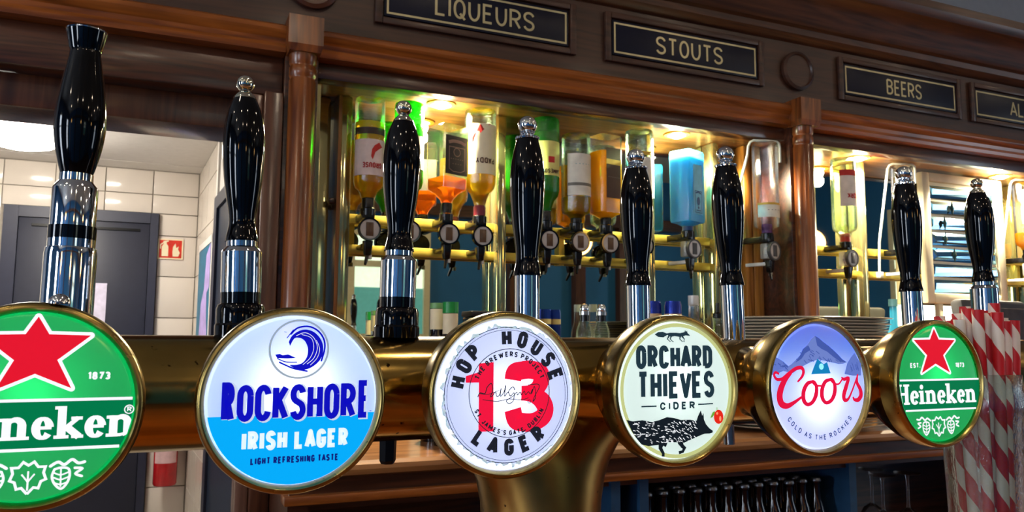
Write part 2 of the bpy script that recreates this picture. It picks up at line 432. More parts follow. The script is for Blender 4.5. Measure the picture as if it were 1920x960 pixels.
def arc_text(fl, s, cx, cy, r, a0, a1, h, sw, c=0.3, inward=False, gw=None, gap=0.12):
    """letters whose centres run from angle a0 to a1 on the circle r (r is the mid height)"""
    xs, tot = layout(s, sw / h, gap, gw)
    for ch, gx, w in xs:
        t = (gx + w / 2) / tot
        a = math.radians(a0 + (a1 - a0) * t)
        wx = w * h
        for st in glyph(ch, wx, c):
            pts = []
            for px, py in st:
                lx = px - wx / 2; ly = (py - 0.5) * (h - sw)
                if inward: rad = r - ly; ux, uy = math.cos(a), math.sin(a); tx, ty = -uy, ux
                else: rad = r + ly; ux, uy = math.cos(a), math.sin(a); tx, ty = uy, -ux
                pts.append((cx + ux * rad + tx * lx, cy + uy * rad + ty * lx))
            fl.stroke(pts, sw)
    return fl
def spline(fl, pts, w, n=6, caps=True):
    """smooth pen line; w is a width or one per point"""
    ws = w if isinstance(w, (list, tuple)) else [w] * len(pts)
    q = smooth_prof([(p[0], p[1], ws[i]) for i, p in enumerate(pts)], n)
    return fl.stroke([(a[0], a[1]) for a in q], [max(a[2], 0.002) for a in q], False, caps)
# ================================================================== SETTING
def struct(o): o['kind'] = 'structure'; return o
M_FLOOR = wood('floor_boards', (60, 40, 26), (104, 74, 48), 'X', rough=0.5, coat=0.0)
M_CEIL = mat('ceiling_paint', (178, 176, 172), 0.8, 0.0, 0.02)
struct(box('floor', -4.0, 6.5, -3.6, 4.0, -0.05, 0.0, M_FLOOR))
struct(box('ceiling', -4.0, 6.5, -3.6, 2.1, 3.2, 3.3, M_CEIL))
struct(box('wall_left', -4.1, -4.0, -3.6, 2.0, 0, 3.2, M_BLUEWALL))
struct(box('wall_right', 6.5, 6.6, -3.6, 2.0, 0, 3.2, M_BLUEWALL))
M_WALLGREY = mat('grey_wall_paint', (150, 156, 166), 0.7, 0.0, 0.02)
wb = MB(); wb.box(-4.0, -1.25, 2.0, 2.1, 0, 3.2); wb.box(-1.25, 0.19, 2.0, 2.1, 2.03, 3.2); wb.box(0.19, 6.5, 2.0, 2.1, 0, 3.2)
struct(wb.build('wall_back', M_WALLGREY))
wf = struct(box('wall_front', -4.0, 6.5, -3.7, -3.6, 0, 3.2, M_BLUEWALL))
# timber posts and rail on the far side of the room (seen in the mirrors)
for i, (x, w) in enumerate([(-2.9, .12), (-1.2, .12), (0.9, .14), (3.2, .12), (3.95, .12), (4.5, .14), (5.6, .12)]):
    struct(box('trim_%d' % (i + 1), x - w / 2, x + w / 2, -3.598, -3.5, 0, 3.19, M_JAMB))
struct(box('trim_8', -4.0, 6.5, -3.598, -3.47, 2.62, 2.74, M_DARKWOOD))
struct(box('baseboard_front', -4.0, 6.5, -3.598, -3.56, 0, 0.18, M_DARKWOOD))
# daylit windows of the pub room
M_DAY = mat('daylit_pane', (235, 244, 255), 0.3, emit=(225, 238, 255), emit_s=WINDOW_STRENGTH)
M_DAYSOFT = mat('shaded_pane', (225, 240, 245), 0.3, emit=(215, 236, 232), emit_s=1.5)
def window(i, c, w, z0, z1, side, pm=None):
    """framed window with two panes in the front ('F'), left ('L') or right ('R') wall"""
    mb = MB(); pane = MB(); t = 0.06
    def bx(mbx, a0, a1, d0, d1, q0, q1):
        if side == 'F': mbx.box(c + a0, c + a1, -3.6 + d0, -3.6 + d1, q0, q1)
        elif side == 'L': mbx.box(-4.0 + d0, -4.0 + d1, c + a0, c + a1, q0, q1)
        else: mbx.box(6.5 - d1, 6.5 - d0, c + a0, c + a1, q0, q1)
    for a in ((-w / 2, w / 2 - t) if w < 1 else (-w / 2, -t / 2, w / 2 - t)): bx(mb, a, a + t, 0.002, 0.07, z0, z1)
    for q in (z0, z0 + (z1 - z0) * 0.66, z1 - t): bx(mb, -w / 2, w / 2, 0.002, 0.068, q, q + t)
    bx(pane, -w / 2 + 0.02, w / 2 - 0.02, 0.004, 0.02, z0 + 0.02, z1 - 0.02)
    o = struct(mb.build('window_%d' % i, M_CREAM)); pane.build('pane', pm or M_DAY, o)
window(1, 0.35, 0.8, 0.8, 2.7, 'L')
window(2, -2.6, 0.9, 0.8, 2.7, 'L')  # second left window, out of view, added for more room light
window(3, -1.3, 0.9, 0.8, 2.7, 'R', mat('far_pane', (225, 235, 245), 0.3, emit=(215, 232, 250), emit_s=6.0))
window(4, 1.9, 0.8, 1.4, 2.45, 'F', M_DAYSOFT)
box('lower_pane', 1.53, 2.27, -3.578, -3.57, 1.46, 1.90, mat('sea_pane', (60, 120, 130), 0.3, emit=(96, 168, 170), emit_s=0.8), bpy.data.objects['window_4'])
window(5, 3.58, 0.5, 2.78, 3.1, 'F', M_DAYSOFT)
# recessed ceiling spots of the pub room
M_SPOTLENS = mat('spot_lens', (255, 240, 215), 0.3, emit=(255, 232, 200), emit_s=CEILING_SPOT)
first_spot = None
for ix, x in enumerate((-2.6, -0.9, 0.7, 2.3, 4.2)):
    for iy, y in enumerate((-2.6, -1.2, 0.2)):
        x += 0.17 * math.sin(ix * 2.3 + iy * 1.7)
        if first_spot is None:
            e = thing('ceiling_spotlight', (x, y, 3.2), 'small round recessed spotlight in the pub ceiling', 'spotlight', 'recessed spotlights in the pub ceiling')
            ring = MB().lathe([(0.05, 0.0), (0.07, 0.0), (0.07, -0.008), (0.05, -0.008), (0.05, 0.0)], 24).build('trim_ring', M_CHROME, e, 40)
            lens = MB().lathe([(0, -0.004), (0.05, -0.004), (0.05, 0.0), (0, 0.0)], 24).build('lens', M_SPOTLENS, e)
            first_spot = e
        else:
            c = dup(first_spot, None, (x, y, 3.2))
            for ch in (ring, lens): dup(ch, c)
# warm pendant lamps out of view; extra globes added to light the ceiling
M_BULB = mat('warm_globe', (255, 214, 150), 0.3, emit=(255, 196, 120), emit_s=12)
for k, (x, y) in enumerate([(0.45, -2.9), (2.9, -1.6), (-1.8, -2.2), (4.6, -0.9)]):
    e = thing('pendant_lamp', (x, y, 3.2), 'warm glass globe pendant lamp on a brass rod', 'lamp', 'pendant lamps of the pub room')
    MB().tube([(0, 0, 0), (0, 0, -0.9)], 0.008).build('rod', M_BARBRASS, e, 40)
    MB().lathe([(0, -0.86), (0.045, -0.87), (0.05, -0.92), (0, -0.92)], 20).build('cap', M_BARBRASS, e, 40)
    MB().lathe(ball_prof(-1.02, 0.11), 24).build('globe', M_BULB, e, 60)
# ------------------------------------------------------------------ corridor behind the bar
CX0 = -1.25
def cw(y): return 0.093 + 0.067 * (4.0 - y)      # right corridor wall runs slightly askew
struct(box('wall_corridor_left', CX0 - 0.1, CX0, 2.1, 4.0, 0, 2.3, M_WHITE))
struct(box('floor_corridor_bounce', CX0, 0.3, 2.1, 4.0, 0.0, 0.012, mat('bounce_slab_pale', (214, 208, 198), 0.4)))  # unseen pale slab added to bounce the corridor lamp's light
wfar = struct(box('wall_corridor_far', CX0 - 0.1, 0.3, 4.012, 4.1, 0, 2.3, M_GROUT))
ceilc = struct(box('ceiling_corridor', CX0 - 0.1, 0.4, 2.1, 4.1, 2.208, 2.3, M_GROUT))
v = [(cw(4.05) + .012, 4.05, 0), (cw(2.1) + .012, 2.1, 0), (cw(2.1) + .1, 2.1, 0), (cw(4.05) + .1, 4.05, 0)]
v += [(a, b, 2.3) for a, b, _ in v]
wcr = struct(mesh_obj('wall_corridor_right', v, [(0, 1, 2, 3), (4, 5, 6, 7), (0, 1, 5, 4), (1, 2, 6, 5), (2, 3, 7, 6), (3, 0, 4, 7)], M_GROUT))
# ceiling panels
pan = None
for i in range(3):
    for j in range(4):
        x = 0.13 - 0.52 * i; y = 4.0 - 0.16 - 0.60 * j
        y1 = 4.0 if j == 0 else y + 0.595
        if j == 0: y0 = 4.0 - 0.155
        else: y0 = 4.0 - 0.16 - 0.60 * j; y1 = y0 + 0.595
        y0 = max(y0, 2.102)
        xl = max(x - 0.515, CX0)
        xa, xb = (cw(y0) + .0125, cw(y1) + .0125) if i == 0 else (x, x)
        vs = [(xl, y0, q) for q in (2.2, 2.2085)] + [(xa, y0, q) for q in (2.2, 2.2085)] + [(xb, y1, q) for q in (2.2, 2.2085)] + [(xl, y1, q) for q in (2.2, 2.2085)]
        mesh_obj('ceiling_panel', vs, [(0, 2, 4, 6), (1, 3, 5, 7), (0, 1, 3, 2), (2, 3, 5, 4), (4, 5, 7, 6), (6, 7, 1, 0)], M_WHITE, ceilc)
# far wall tiles with the door opening left free
DX0, DX1, DTOP = -0.665, -0.092, 1.962
tw, th = 0.2, 0.192
zt = 2.2
first = {}
def tile(parent, x0, x1, z0, z1, y):
    key = (round(x1 - x0, 4), round(z1 - z0, 4))
    if x1 - x0 < 0.012 or z1 - z0 < 0.012: return
    if key not in first:
        o = MB().box(0, x1 - x0 - 0.004, 0, 0.013, 0, z1 - z0 - 0.004, 0.0015).build('tile', M_TILE, parent, 30); o.location = (x0, y, z0); first[key] = o
    else: dup(first[key], parent, (x0, y, z0))
z = zt
rows = [2.2, 2.086] + [max(2.086 - th * k, 0.014) for k in range(1, 12)]
for za, zb in zip(rows, rows[1:]):
    xr = 0.095
    while xr > CX0 + 0.02:
        xl = max(CX0, xr - tw)
        if zb >= DTOP + 0.03 or xl >= DX1 + 0.02 or xr <= DX0 - 0.03: tile(wfar, xl, xr, zb, za, 4.0)
        else:
            if za > DTOP + 0.035: tile(wfar, xl, xr, DTOP + 0.035, za, 4.0)
            zz0 = zb; zz1 = min(za, DTOP + 0.035)
            if xr > DX1 + 0.02: tile(wfar, DX1 + 0.02, xr, zz0, zz1, 4.0)
            if xl < DX0 - 0.03: tile(wfar, xl, DX0 - 0.03, zz0, zz1, 4.0)
        xr = xl
# right wall tiles up to the doorway
def slant(name, y0, y1, z0, z1, m, parent, t=0.0, d=0.012, struct_=False):
    """panel lying on the askew right wall, from depth y0 (far) to y1 (near), proud by d"""
    vs = []
    for z_ in (z0, z1):
        for y_, o_ in ((y0, 0), (y1, 0), (y1, 1), (y0, 1)):
            vs.append((cw(y_) + 0.012 - (d if o_ else t), y_, z_))
    return mesh_obj(name, vs, [(0, 1, 2, 3), (4, 5, 6, 7), (0, 1, 5, 4), (1, 2, 6, 5), (2, 3, 7, 6), (3, 0, 4, 7)], m, parent)
for za, zb in zip(rows, rows[1:]):
    y = 3.998
    while y > 3.24:
        yn = max(3.235, y - tw)
        slant('tile', y - 0.002, yn + 0.002, zb + 0.002, za - 0.002, M_TILE, wcr)
        y = yn
struct(slant('trim_9', 3.233, 3.19, 0, 2.2, M_WHITE, None, d=0.02))
sd = struct(slant('door_1', 3.10, 2.30, 0, 1.90, mat('dark_blue_door', (20, 34, 56), 0.4), None, d=0.02))
for a, b, z0, z1 in ((3.18, 3.10, 0, 1.95), (2.30, 2.22, 0, 1.95)): slant('frame', a, b, z0, z1, M_FRAMEGREY, sd, d=0.03)
slant('frame', 3.10, 2.30, 1.90, 1.95, M_FRAMEGREY, sd, d=0.03)
slant('white_panel', 2.21, 2.10, 0, 2.2, M_WHITE, wcr)
slant('white_panel', 3.188, 2.21, 1.952, 2.2, M_WHITE, wcr)
# poster on the tiled side wall
po = slant('wall_poster', 3.80, 3.33, 1.15, 1.80, mat('poster_teal', (26, 106, 138), 0.5), None, t=0.0118, d=0.016)
tag(po, 'teal poster with a lavender figure on the tiled side wall', 'poster')
slant('border', 3.33, 3.30, 1.15, 1.83, M_WHITE, po, t=0.0118, d=0.018)
slant('border', 3.80, 3.30, 1.80, 1.83, M_WHITE, po, t=0.0118, d=0.018)
M_LAV = mat('poster_lavender', (176, 156, 216), 0.5); M_PURP = mat('poster_purple', (92, 72, 170), 0.5)
def poster_shape(name, pts, m, d):
    vs = [(cw(a) + 0.012 - d, a, b) for a, b in pts]
    me = bpy.data.meshes.new(name); me.from_pydata(vs, [], [tuple(range(len(vs)))]); me.materials.append(m)
    return link(bpy.data.objects.new(name, me), po)
poster_shape('figure', [(3.50, 1.76), (3.36, 1.80), (3.36, 1.62), (3.44, 1.60), (3.42, 1.50), (3.38, 1.44), (3.40, 1.34), (3.60, 1.30), (3.72, 1.33), (3.66, 1.45), (3.64, 1.56), (3.54, 1.62)], M_LAV, 0.0168)
poster_shape('figure', [(3.60, 1.36), (3.40, 1.40), (3.42, 1.26), (3.48, 1.20), (3.56, 1.22)], M_PURP, 0.0172)
# far door with its frame, louvre slot and notice
d2 = struct(box('door_2', DX0 + 0.03, DX1 - 0.02, 3.985, 4.011, 0.0, DTOP - 0.02, M_DOOR, None, 0.002))
box('frame', DX0 - 0.028, DX0 + 0.028, 3.975, 4.011, 0, DTOP + 0.03, M_FRAMEGREY, d2)
box('frame', DX1 - 0.018, DX1 + 0.016, 3.975, 4.011, 0, DTOP + 0.03, M_FRAMEGREY, d2)
box('frame', DX0 + 0.029, DX1 - 0.019, 3.975, 4.011, DTOP - 0.018, DTOP + 0.03, M_FRAMEGREY, d2)
box('slot', DX0 + 0.08, DX1 - 0.06, 3.978, 3.986, 1.905, 1.916, M_BLACKPLASTIC, d2)
nt_ = box('paper_notice', -0.365, -0.275, 3.979, 3.986, 1.30, 1.66, mat('notice_paper', (206, 200, 222), 0.6))
tag(nt_, 'plain pale paper notice taped to the slate grey corridor door', 'notice')
# fire extinguisher sign and extinguisher
fs = thing('fire_sign', (-0.021, 4.0, 1.83), 'square red extinguisher sign on the white tiles beside the grey door', 'sign')
box('plate', -0.053, 0.056, -0.006, 0.0, -0.048, 0.048, mat('sign_red', (196, 44, 26), 0.4), fs)
fl = Flat()
fl.stroke([(-.05, -.045), (.053, -.045), (.053, .045), (-.05, .045)], .006, True); fl.build('border', M_LABELCREAM, fs, 1, -0.0064)
fl = Flat(); fl.poly([(-.036, -.034), (-.008, -.034), (-.008, .012), (-.014, .022), (-.030, .022), (-.036, .012)])
fl.poly([(-.028, .022), (-.016, .022), (-.016, .034), (-.028, .034)]); fl.stroke([(-.03, .034), (-.008, .038)], .006); fl.stroke([(-.028, .03), (-.042, .02), (-.042, .0)], .005)
fl.build('extinguisher_symbol', M_LABELCREAM, fs, 1, -0.0066)
fl = Flat(); fl.poly([(.012, -.034), (.036, -.034), (.042, -.016), (.034, .0), (.036, .014), (.026, .006), (.022, .028), (.012, .012), (.010, -.012)])
fl.build('flame_symbol', M_LABELCREAM, fs, 1, -0.0066)
ex = thing('fire_extinguisher', (0.005, 3.93, 0.76), 'small red fire extinguisher on the tiled wall below the square sign', 'fire extinguisher')
M_EXT = mat('extinguisher_red', (180, 10, 22), 0.25, coat=0.5)
MB().lathe([(0, 0), (0.046, 0.0), (0.05, 0.008), (0.05, 0.30), (0.044, 0.33), (0.02, 0.355), (0.018, 0.37), (0, 0.37)], 32).build('cylinder', M_EXT, ex, 40)
MB().lathe([(0, 0.37), (0.016, 0.37), (0.016, 0.40), (0, 0.40)], 16).box(-0.012, 0.012, -0.07, 0.02, 0.40, 0.415).box(-0.01, 0.01, -0.075, 0.0, 0.425, 0.435).build('valve', M_BLACKPLASTIC, ex, 40)
MB().tube([(0.016, 0, 0.385), (0.05, -0.01, 0.37), (0.062, -0.01, 0.3), (0.058, -0.01, 0.16)], 0.008).build('hose', M_BLACKPLASTIC, ex, 40)
fl = Flat(); fl.poly([(-.055, -.07), (.055, -.07), (.055, .05), (-.055, .05)])
lab = []
n = 12
vs = []; fc = []
for i in range(n + 1):
    a = math.radians(-150 + 120 * i / n); vs += [(0.0506 * math.cos(a), 0.0506 * math.sin(a), 0.10), (0.0506 * math.cos(a), 0.0506 * math.sin(a), 0.21)]
for i in range(n): fc.append((2 * i, 2 * i + 2, 2 * i + 3, 2 * i + 1))
mesh_obj('label', vs, fc, mat('ext_label', (206, 170, 172), 0.5), ex, 60)
box('wall_bracket', -0.02, 0.02, 0.048, 0.07, 0.24, 0.34, M_BLACKPLASTIC, ex)
# round ceiling light
cl = thing('ceiling_lamp', (-0.535, 3.30, 2.2), 'round white flush ceiling lamp glowing in the tiled corridor', 'lamp')
MB().lathe([(0, 0), (0.19, 0.0), (0.195, -0.012), (0.185, -0.03), (0.15, -0.036), (0, -0.036)], 48).build('base', mat('lamp_base_grey', (196, 196, 206), 0.35), cl, 30)
MB().lathe([(0, -0.095), (0.06, -0.092), (0.105, -0.080), (0.135, -0.058), (0.142, -0.036), (0, -0.036)], 48).build('diffuser', mat('diffuser', (255, 246, 230), 0.4, emit=(255, 246, 232), emit_s=CORRIDOR_GLOW), cl, 60)
# ================================================================== BACK BAR CABINET
bb = thing('back_bar', (0, 0, 0), 'dark mahogany back bar cabinet with half columns, mirrors and sign frieze', 'cabinet')
COLX = [0.237, 1.647, 3.057]
XL, XR = -1.6, 4.2
box('frieze', XL, XR, 1.74, 1.99, 2.09, 2.34, M_FRIEZE, bb)
MB().extrude([(1.99, 2.30), (1.739, 2.30), (1.728, 2.305), (1.715, 2.318), (1.712, 2.335), (1.70, 2.34), (1.69, 2.352), (1.672, 2.39), (1.650, 2.412), (1.634, 2.418), (1.626, 2.428), (1.62, 2.44), (1.62, 2.465), (1.99, 2.465)], XL, XR).build('cornice', wood('cornice_mahogany', (44, 20, 11), (88, 50, 26), 'X', rough=0.4, coat=0.12), bb, 25)
def nosing(x0, x1):
    MB().extrude([(1.76, 2.098), (1.708, 2.098), (1.700, 2.092), (1.697, 2.082), (1.700, 2.074), (1.708, 2.066), (1.711, 2.056), (1.705, 2.046), (1.708, 2.036), (1.76, 2.032)], x0, x1).build('moulding', M_MOULD, bb, 25)
edges = [XL] + [c for c in COLX] + [XR]
for a, b in zip(edges, edges[1:]):
    nosing(a + (0.036 if a != XL else 0), b - (0.036 if b != XR else 0))
# lintels
for a, b in ((0.27, 1.615), (1.68, 3.02)): box('lintel', a, b, 1.735, 1.775, 1.997, 2.033, M_DARKWOOD, bb, 0.002)
box('lintel', XL, 0.2, 1.735, 1.80, 1.945, 2.033, M_DARKWOOD, bb, 0.003)
box('lintel_step', XL, 0.161, 1.80, 1.94, 1.878, 1.99, M_JAMB, bb, 0.004)
# soffits
for a, b in ((0.272, 1.613), (1.682, 3.018)): box('soffit', a, b, 1.7755, 1.90, 2.0, 2.032, M_SOFFIT, bb)
# columns
colm = None
for k, x in enumerate(COLX):
    st = box('stile', x - 0.036, x + 0.036, 1.715, 1.90, 1.205, 2.032, M_DARKWOOD, bb, 0.003)
    c = MB().lathe([(0, 1.205), (0.034, 1.205), (0.034, 1.235), (0.030, 1.245), (0.029, 1.26), (0.0285, 1.972), (0.0265, 1.975), (0.0265, 1.979), (0.029, 1.982), (0.029, 2.0), (0.0265, 2.003), (0.0265, 2.007), (0.029, 2.010), (0.029, 2.032), (0, 2.032)], 40, (x, 1.70, 0)).build('half_column', M_COLUMN, bb, 40)
    mb = MB()
    vs = []
    for q, z_ in ((0.037, 2.108), (0.037, 2.045), (0.033, 2.030)):
        vs += [(x - q, 1.663 + (0.037 - q), z_), (x + q, 1.663 + (0.037 - q), z_), (x + q, 1.75, z_), (x - q, 1.75, z_)]
    mb.add(vs, [(0, 1, 2, 3), (8, 9, 10, 11)] + [(r * 4 + i, r * 4 + (i + 1) % 4, r * 4 + 4 + (i + 1) % 4, r * 4 + 4 + i) for r in range(2) for i in range(4)])
    mb.build('capital_block', M_COLUMN, bb)
    if k < 3:
        MB().lathe([(0, 0), (0.052, 0.0), (0.058, -0.004), (0.058, -0.014), (0.050, -0.018), (0.047, -0.012), (0, -0.012)], 48, (x + 0.022, 1.742, 2.213), 'Y').build('roundel', M_DARKWOOD if k == 0 else M_FRIEZE, bb, 30)
# left jamb of the corridor opening
struct(box('trim_10', 0.160, 0.199, 1.70, 1.94, 0.0, 1.944, M_JAMB, None, 0.004))
struct(box('trim_11', 0.133, 0.1595, 1.72, 1.799, 0.0, 1.94, wood('jamb_light', (92, 62, 50), (126, 92, 78), 'Z'), None, 0.004))
# mirrors, pilasters, side cheeks
for a, b in ((0.275, 1.61), (1.685, 3.018)):
    box('mirror', a, b, 1.90, 1.905, 1.205, 2.0, M_MIRROR, bb)
box('backing_board', 0.2, 4.2, 1.906, 1.99, 1.2055, 2.09, M_DARKWOOD, bb)
for a, b in ((0.285, 0.332), (1.700, 1.735)):
    box('bevelled_mirror_strip', a, b, 1.872, 1.8995, 1.206, 1.9995, M_BEVELMIRROR, bb, 0.006)
for a, b in ((0.352, 0.378), (0.757, 0.782), (1.212, 1.236), (1.440, 1.462), (2.02, 2.045), (2.85, 2.88)):
    box('mirror_pilaster', a, b, 1.845, 1.8995, 1.206, 1.9995, M_BEVELMIRROR, bb, 0.004)
box('pilaster_edge', 0.344, 0.3515, 1.84, 1.8995, 1.206, 1.9995, M_PANELWOOD, bb)
box('knob', 0.326, 0.344, 1.845, 1.86, 1.735, 1.75, M_DARKWOOD, bb, 0.005)
for a, b in ((1.545, 1.572), (1.575, 1.610)): box('end_panel', a, b, 1.835, 1.8995, 1.206, 1.9995, M_PANELWOOD, bb, 0.004)
box('end_panel', 2.90, 3.018, 1.84, 1.8995, 1.206, 1.60, M_PANELWOOD, bb, 0.004)
box('cheek', 0.2735, 0.284, 1.74, 1.8995, 1.206, 1.984, M_BEVELMIRROR, bb)
for a, b in ((0.38, 1.5445), (1.74, 2.845)):
    box('optic_bar', a, b, 1.868, 1.886, 1.694, 1.717, M_BARBRASS, bb, 0.002)
    box('optic_bar', a, b, 1.868, 1.886, 1.621, 1.643, M_BARBRASS, bb, 0.002)
    for x in (a + 0.01, (a + b) / 2, b - 0.01):
        box('bar_bracket', x - 0.008, x + 0.008, 1.8865, 1.8995, 1.618, 1.72, M_BARBRASS, bb)
# worktop and undercounter
wt = thing('back_counter', (0, 0, 0), 'brown wooden back counter worktop with rounded nosing under the mirrors', 'counter')
MB().extrude([(1.90, 1.204), (1.408, 1.204), (1.400, 1.198), (1.398, 1.190), (1.401, 1.181), (1.41, 1.177), (1.90, 1.177)], 0.20, XR).build('worktop', M_COUNTER, wt, 30)
box('apron', 0.20, XR, 1.43, 1.46, 1.148, 1.177, M_DARKWOOD, wt)
box('ledge', 0.19, XR, 1.413, 1.46, 1.132, 1.148, M_MOULD, wt, 0.003)
us = thing('undercounter_shelves', (0, 0, 0), 'dark open shelving with blue dividers below the back counter', 'shelf')
M_SHELFBLUE = mat('divider_blue', (36, 74, 112), 0.5)
box('back_panel', 0.20, XR, 1.86, 1.88, 0.0, 1.131, M_DARKWOOD, us)
box('side', 0.20, 0.235, 1.44, 1.86, 0.0, 1.131, M_DARKWOOD, us)
for x in (0.86, 0.93, 1.525, 2.6): box('divider', x, x + 0.022, 1.46, 1.86, 0.0, 1.131, M_SHELFBLUE, us)
for z_ in (0.86, 0.45): box('shelf_board', 0.235, XR, 1.46, 1.86, z_, z_ + 0.022, M_DARKWOOD, us)
box('top_board', 0.235, XR, 1.47, 1.86, 1.112, 1.131, M_DARKWOOD, us)
# ------------------------------------------------------------------ category signs
def sign(name, x0, x1, word, tx0, tx1, label):
    e = thing(name, ((x0 + x1) / 2, 1.74, 2.2155), label, 'sign')
    hw = (x1 - x0) / 2; hh = 0.0395
    fr = MB()
    for a, b, c, d in ((-hw - .03, -hw - .012, -hh - .028, hh + .028), (hw + .012, hw + .03, -hh - .028, hh + .028)): fr.box(a, b, -0.012, -0.0005, c, d, 0.003)
    for c, d in ((-hh - .028, -hh - .012), (hh + .012, hh + .028)): fr.box(-hw - .012, hw + .012, -0.012, -0.0005, c, d, 0.003)
    fr.build('wooden_frame', M_FRIEZE, e, 30)
    box('plate', -hw - .008, hw + .008, -0.007, -0.0005, -hh - .008, hh + .008, M_NAVY, e, 0.001)
    fl = Flat(); fl.stroke([(-hw, -hh), (hw, -hh), (hw, hh), (-hw, hh)], 0.005, True)
    fl.build('gold_border', M_GOLD, e, 1, -0.0074)
    fl = Flat(); text(fl, word, tx0 - (x0 + x1) / 2, tx1 - (x0 + x1) / 2, -0.025, 0.050, 0.0062, 0.14, 0.45)
    fl.build('lettering', M_GOLD, e, 1, -0.0076)
sign('category_sign', 0.430, 0.897, 'LIQUEURS', 0.545, 0.808, 'long navy sign with gold border reading LIQUEURS')
sign('category_sign', 1.043, 1.510, 'STOUTS', 1.172, 1.395, 'long navy sign with gold border reading STOUTS')
sign('category_sign', 1.860, 2.337, 'BEERS', 2.030, 2.185, 'long navy sign with gold border reading BEERS')
sign('category_sign', 2.446, 2.920, 'ALES', 2.612, 2.765, 'long navy sign with gold border beginning AL, at the far end of the frieze')
# ------------------------------------------------------------------ cabinet downlights
M_DL = mat('downlight_lens', (255, 244, 224), 0.3, emit=(255, 240, 214), emit_s=60)
for k, x in enumerate((0.590, 1.292, 1.985, 2.66)):
    e = thing('downlight', (x, 1.813, 2.0), 'glowing round downlight in the golden cabinet soffit', 'downlight', 'downlights in the back bar soffit')
    MB().lathe([(0.024, 0.0), (0.036, 0.0), (0.036, -0.004), (0.026, -0.006), (0.024, 0.0)], 28).build('trim_ring', M_BARBRASS, e, 40)
    MB().lathe([(0, -0.012), (0.012, -0.011), (0.020, -0.007), (0.0245, -0.003), (0.0245, -0.0005), (0, -0.0005)], 24).build('lens', M_DL, e)
    L = bpy.data.lights.new('downlight_beam', 'SPOT'); L.energy = CABINET_LAMP; L.color = (1.0, 0.86, 0.60); L.shadow_soft_size = 0.02; L.spot_size = math.radians(165); L.spot_blend = 0.35
    o = bpy.data.objects.new('downlight_beam', L); link(o, e); o.location = (0, 0, -0.016)
    L = bpy.data.lights.new('soffit_fill', 'POINT'); L.energy = CABINET_LAMP * 0.034; L.color = (1.0, 0.80, 0.50); L.shadow_soft_size = 0.02  # invisible point light added below the lens to brighten the soffit
    o = bpy.data.objects.new('soffit_fill', L); link(o, e); o.location = (0, 0, -0.045)
# ================================================================== BEER TOWER
RY, RZ, RR = 0.57, 1.3835, 0.0378
tw_ = thing('beer_tower', (0.272, RY, 1.20), 'horizontal aged brass beer tower pipe on a flared pillar', 'beer tower')
MB().lathe([(0, -0.70)] + [(RR, -0.70)] + [(RR, -0.70 + 0.05 * i) for i in range(1, 35)] + [(RR, 1.02), (RR * 0.9, 1.03), (0, 1.03)], 72, (-0.272, 0, RZ - 1.20), 'X').build('rail', M_BRASS, tw_, 40)
# flared pillar: stack of ellipses, widening only along the rail
prof = [(1.20, .062, .062), (1.208, .062, .062), (1.214, .052, .052), (1.23, .048, .048), (1.27, .0465, .046), (1.295, .048, .045), (1.312, .052, .043), (1.325, .058, .041), (1.337, .067, .039), (1.347, .080, .036), (1.355, .098, .033), (1.36, .115, .030)]
vs = []; fc = []; S = 64
for z_, a, b in prof:
    vs += [(a * math.cos(2 * PI * i / S), b * math.sin(2 * PI * i / S), z_ - 1.20) for i in range(S)]
for r in range(len(prof) - 1):
    fc += [(r * S + i, r * S + (i + 1) % S, (r + 1) * S + (i + 1) % S, (r + 1) * S + i) for i in range(S)]
fc += [tuple(range(S)), tuple(range((len(prof) - 1) * S, len(prof) * S))]
mesh_obj('pillar', vs, fc, brass('pillar_brass', (150, 118, 62), 0.30, 0.5), tw_, 50)
bc = thing('bar_counter', (0, 0, 0), 'polished dark wooden bar counter carrying the beer tower', 'counter')
box('bar_top', -2.2, 1.6, 0.18, 0.64, 1.155, 1.20, M_MOULD, bc, 0.01)
box('bar_front', -2.2, 1.6, 0.26, 0.60, 0.0, 1.155, M_DARKWOOD, bc)
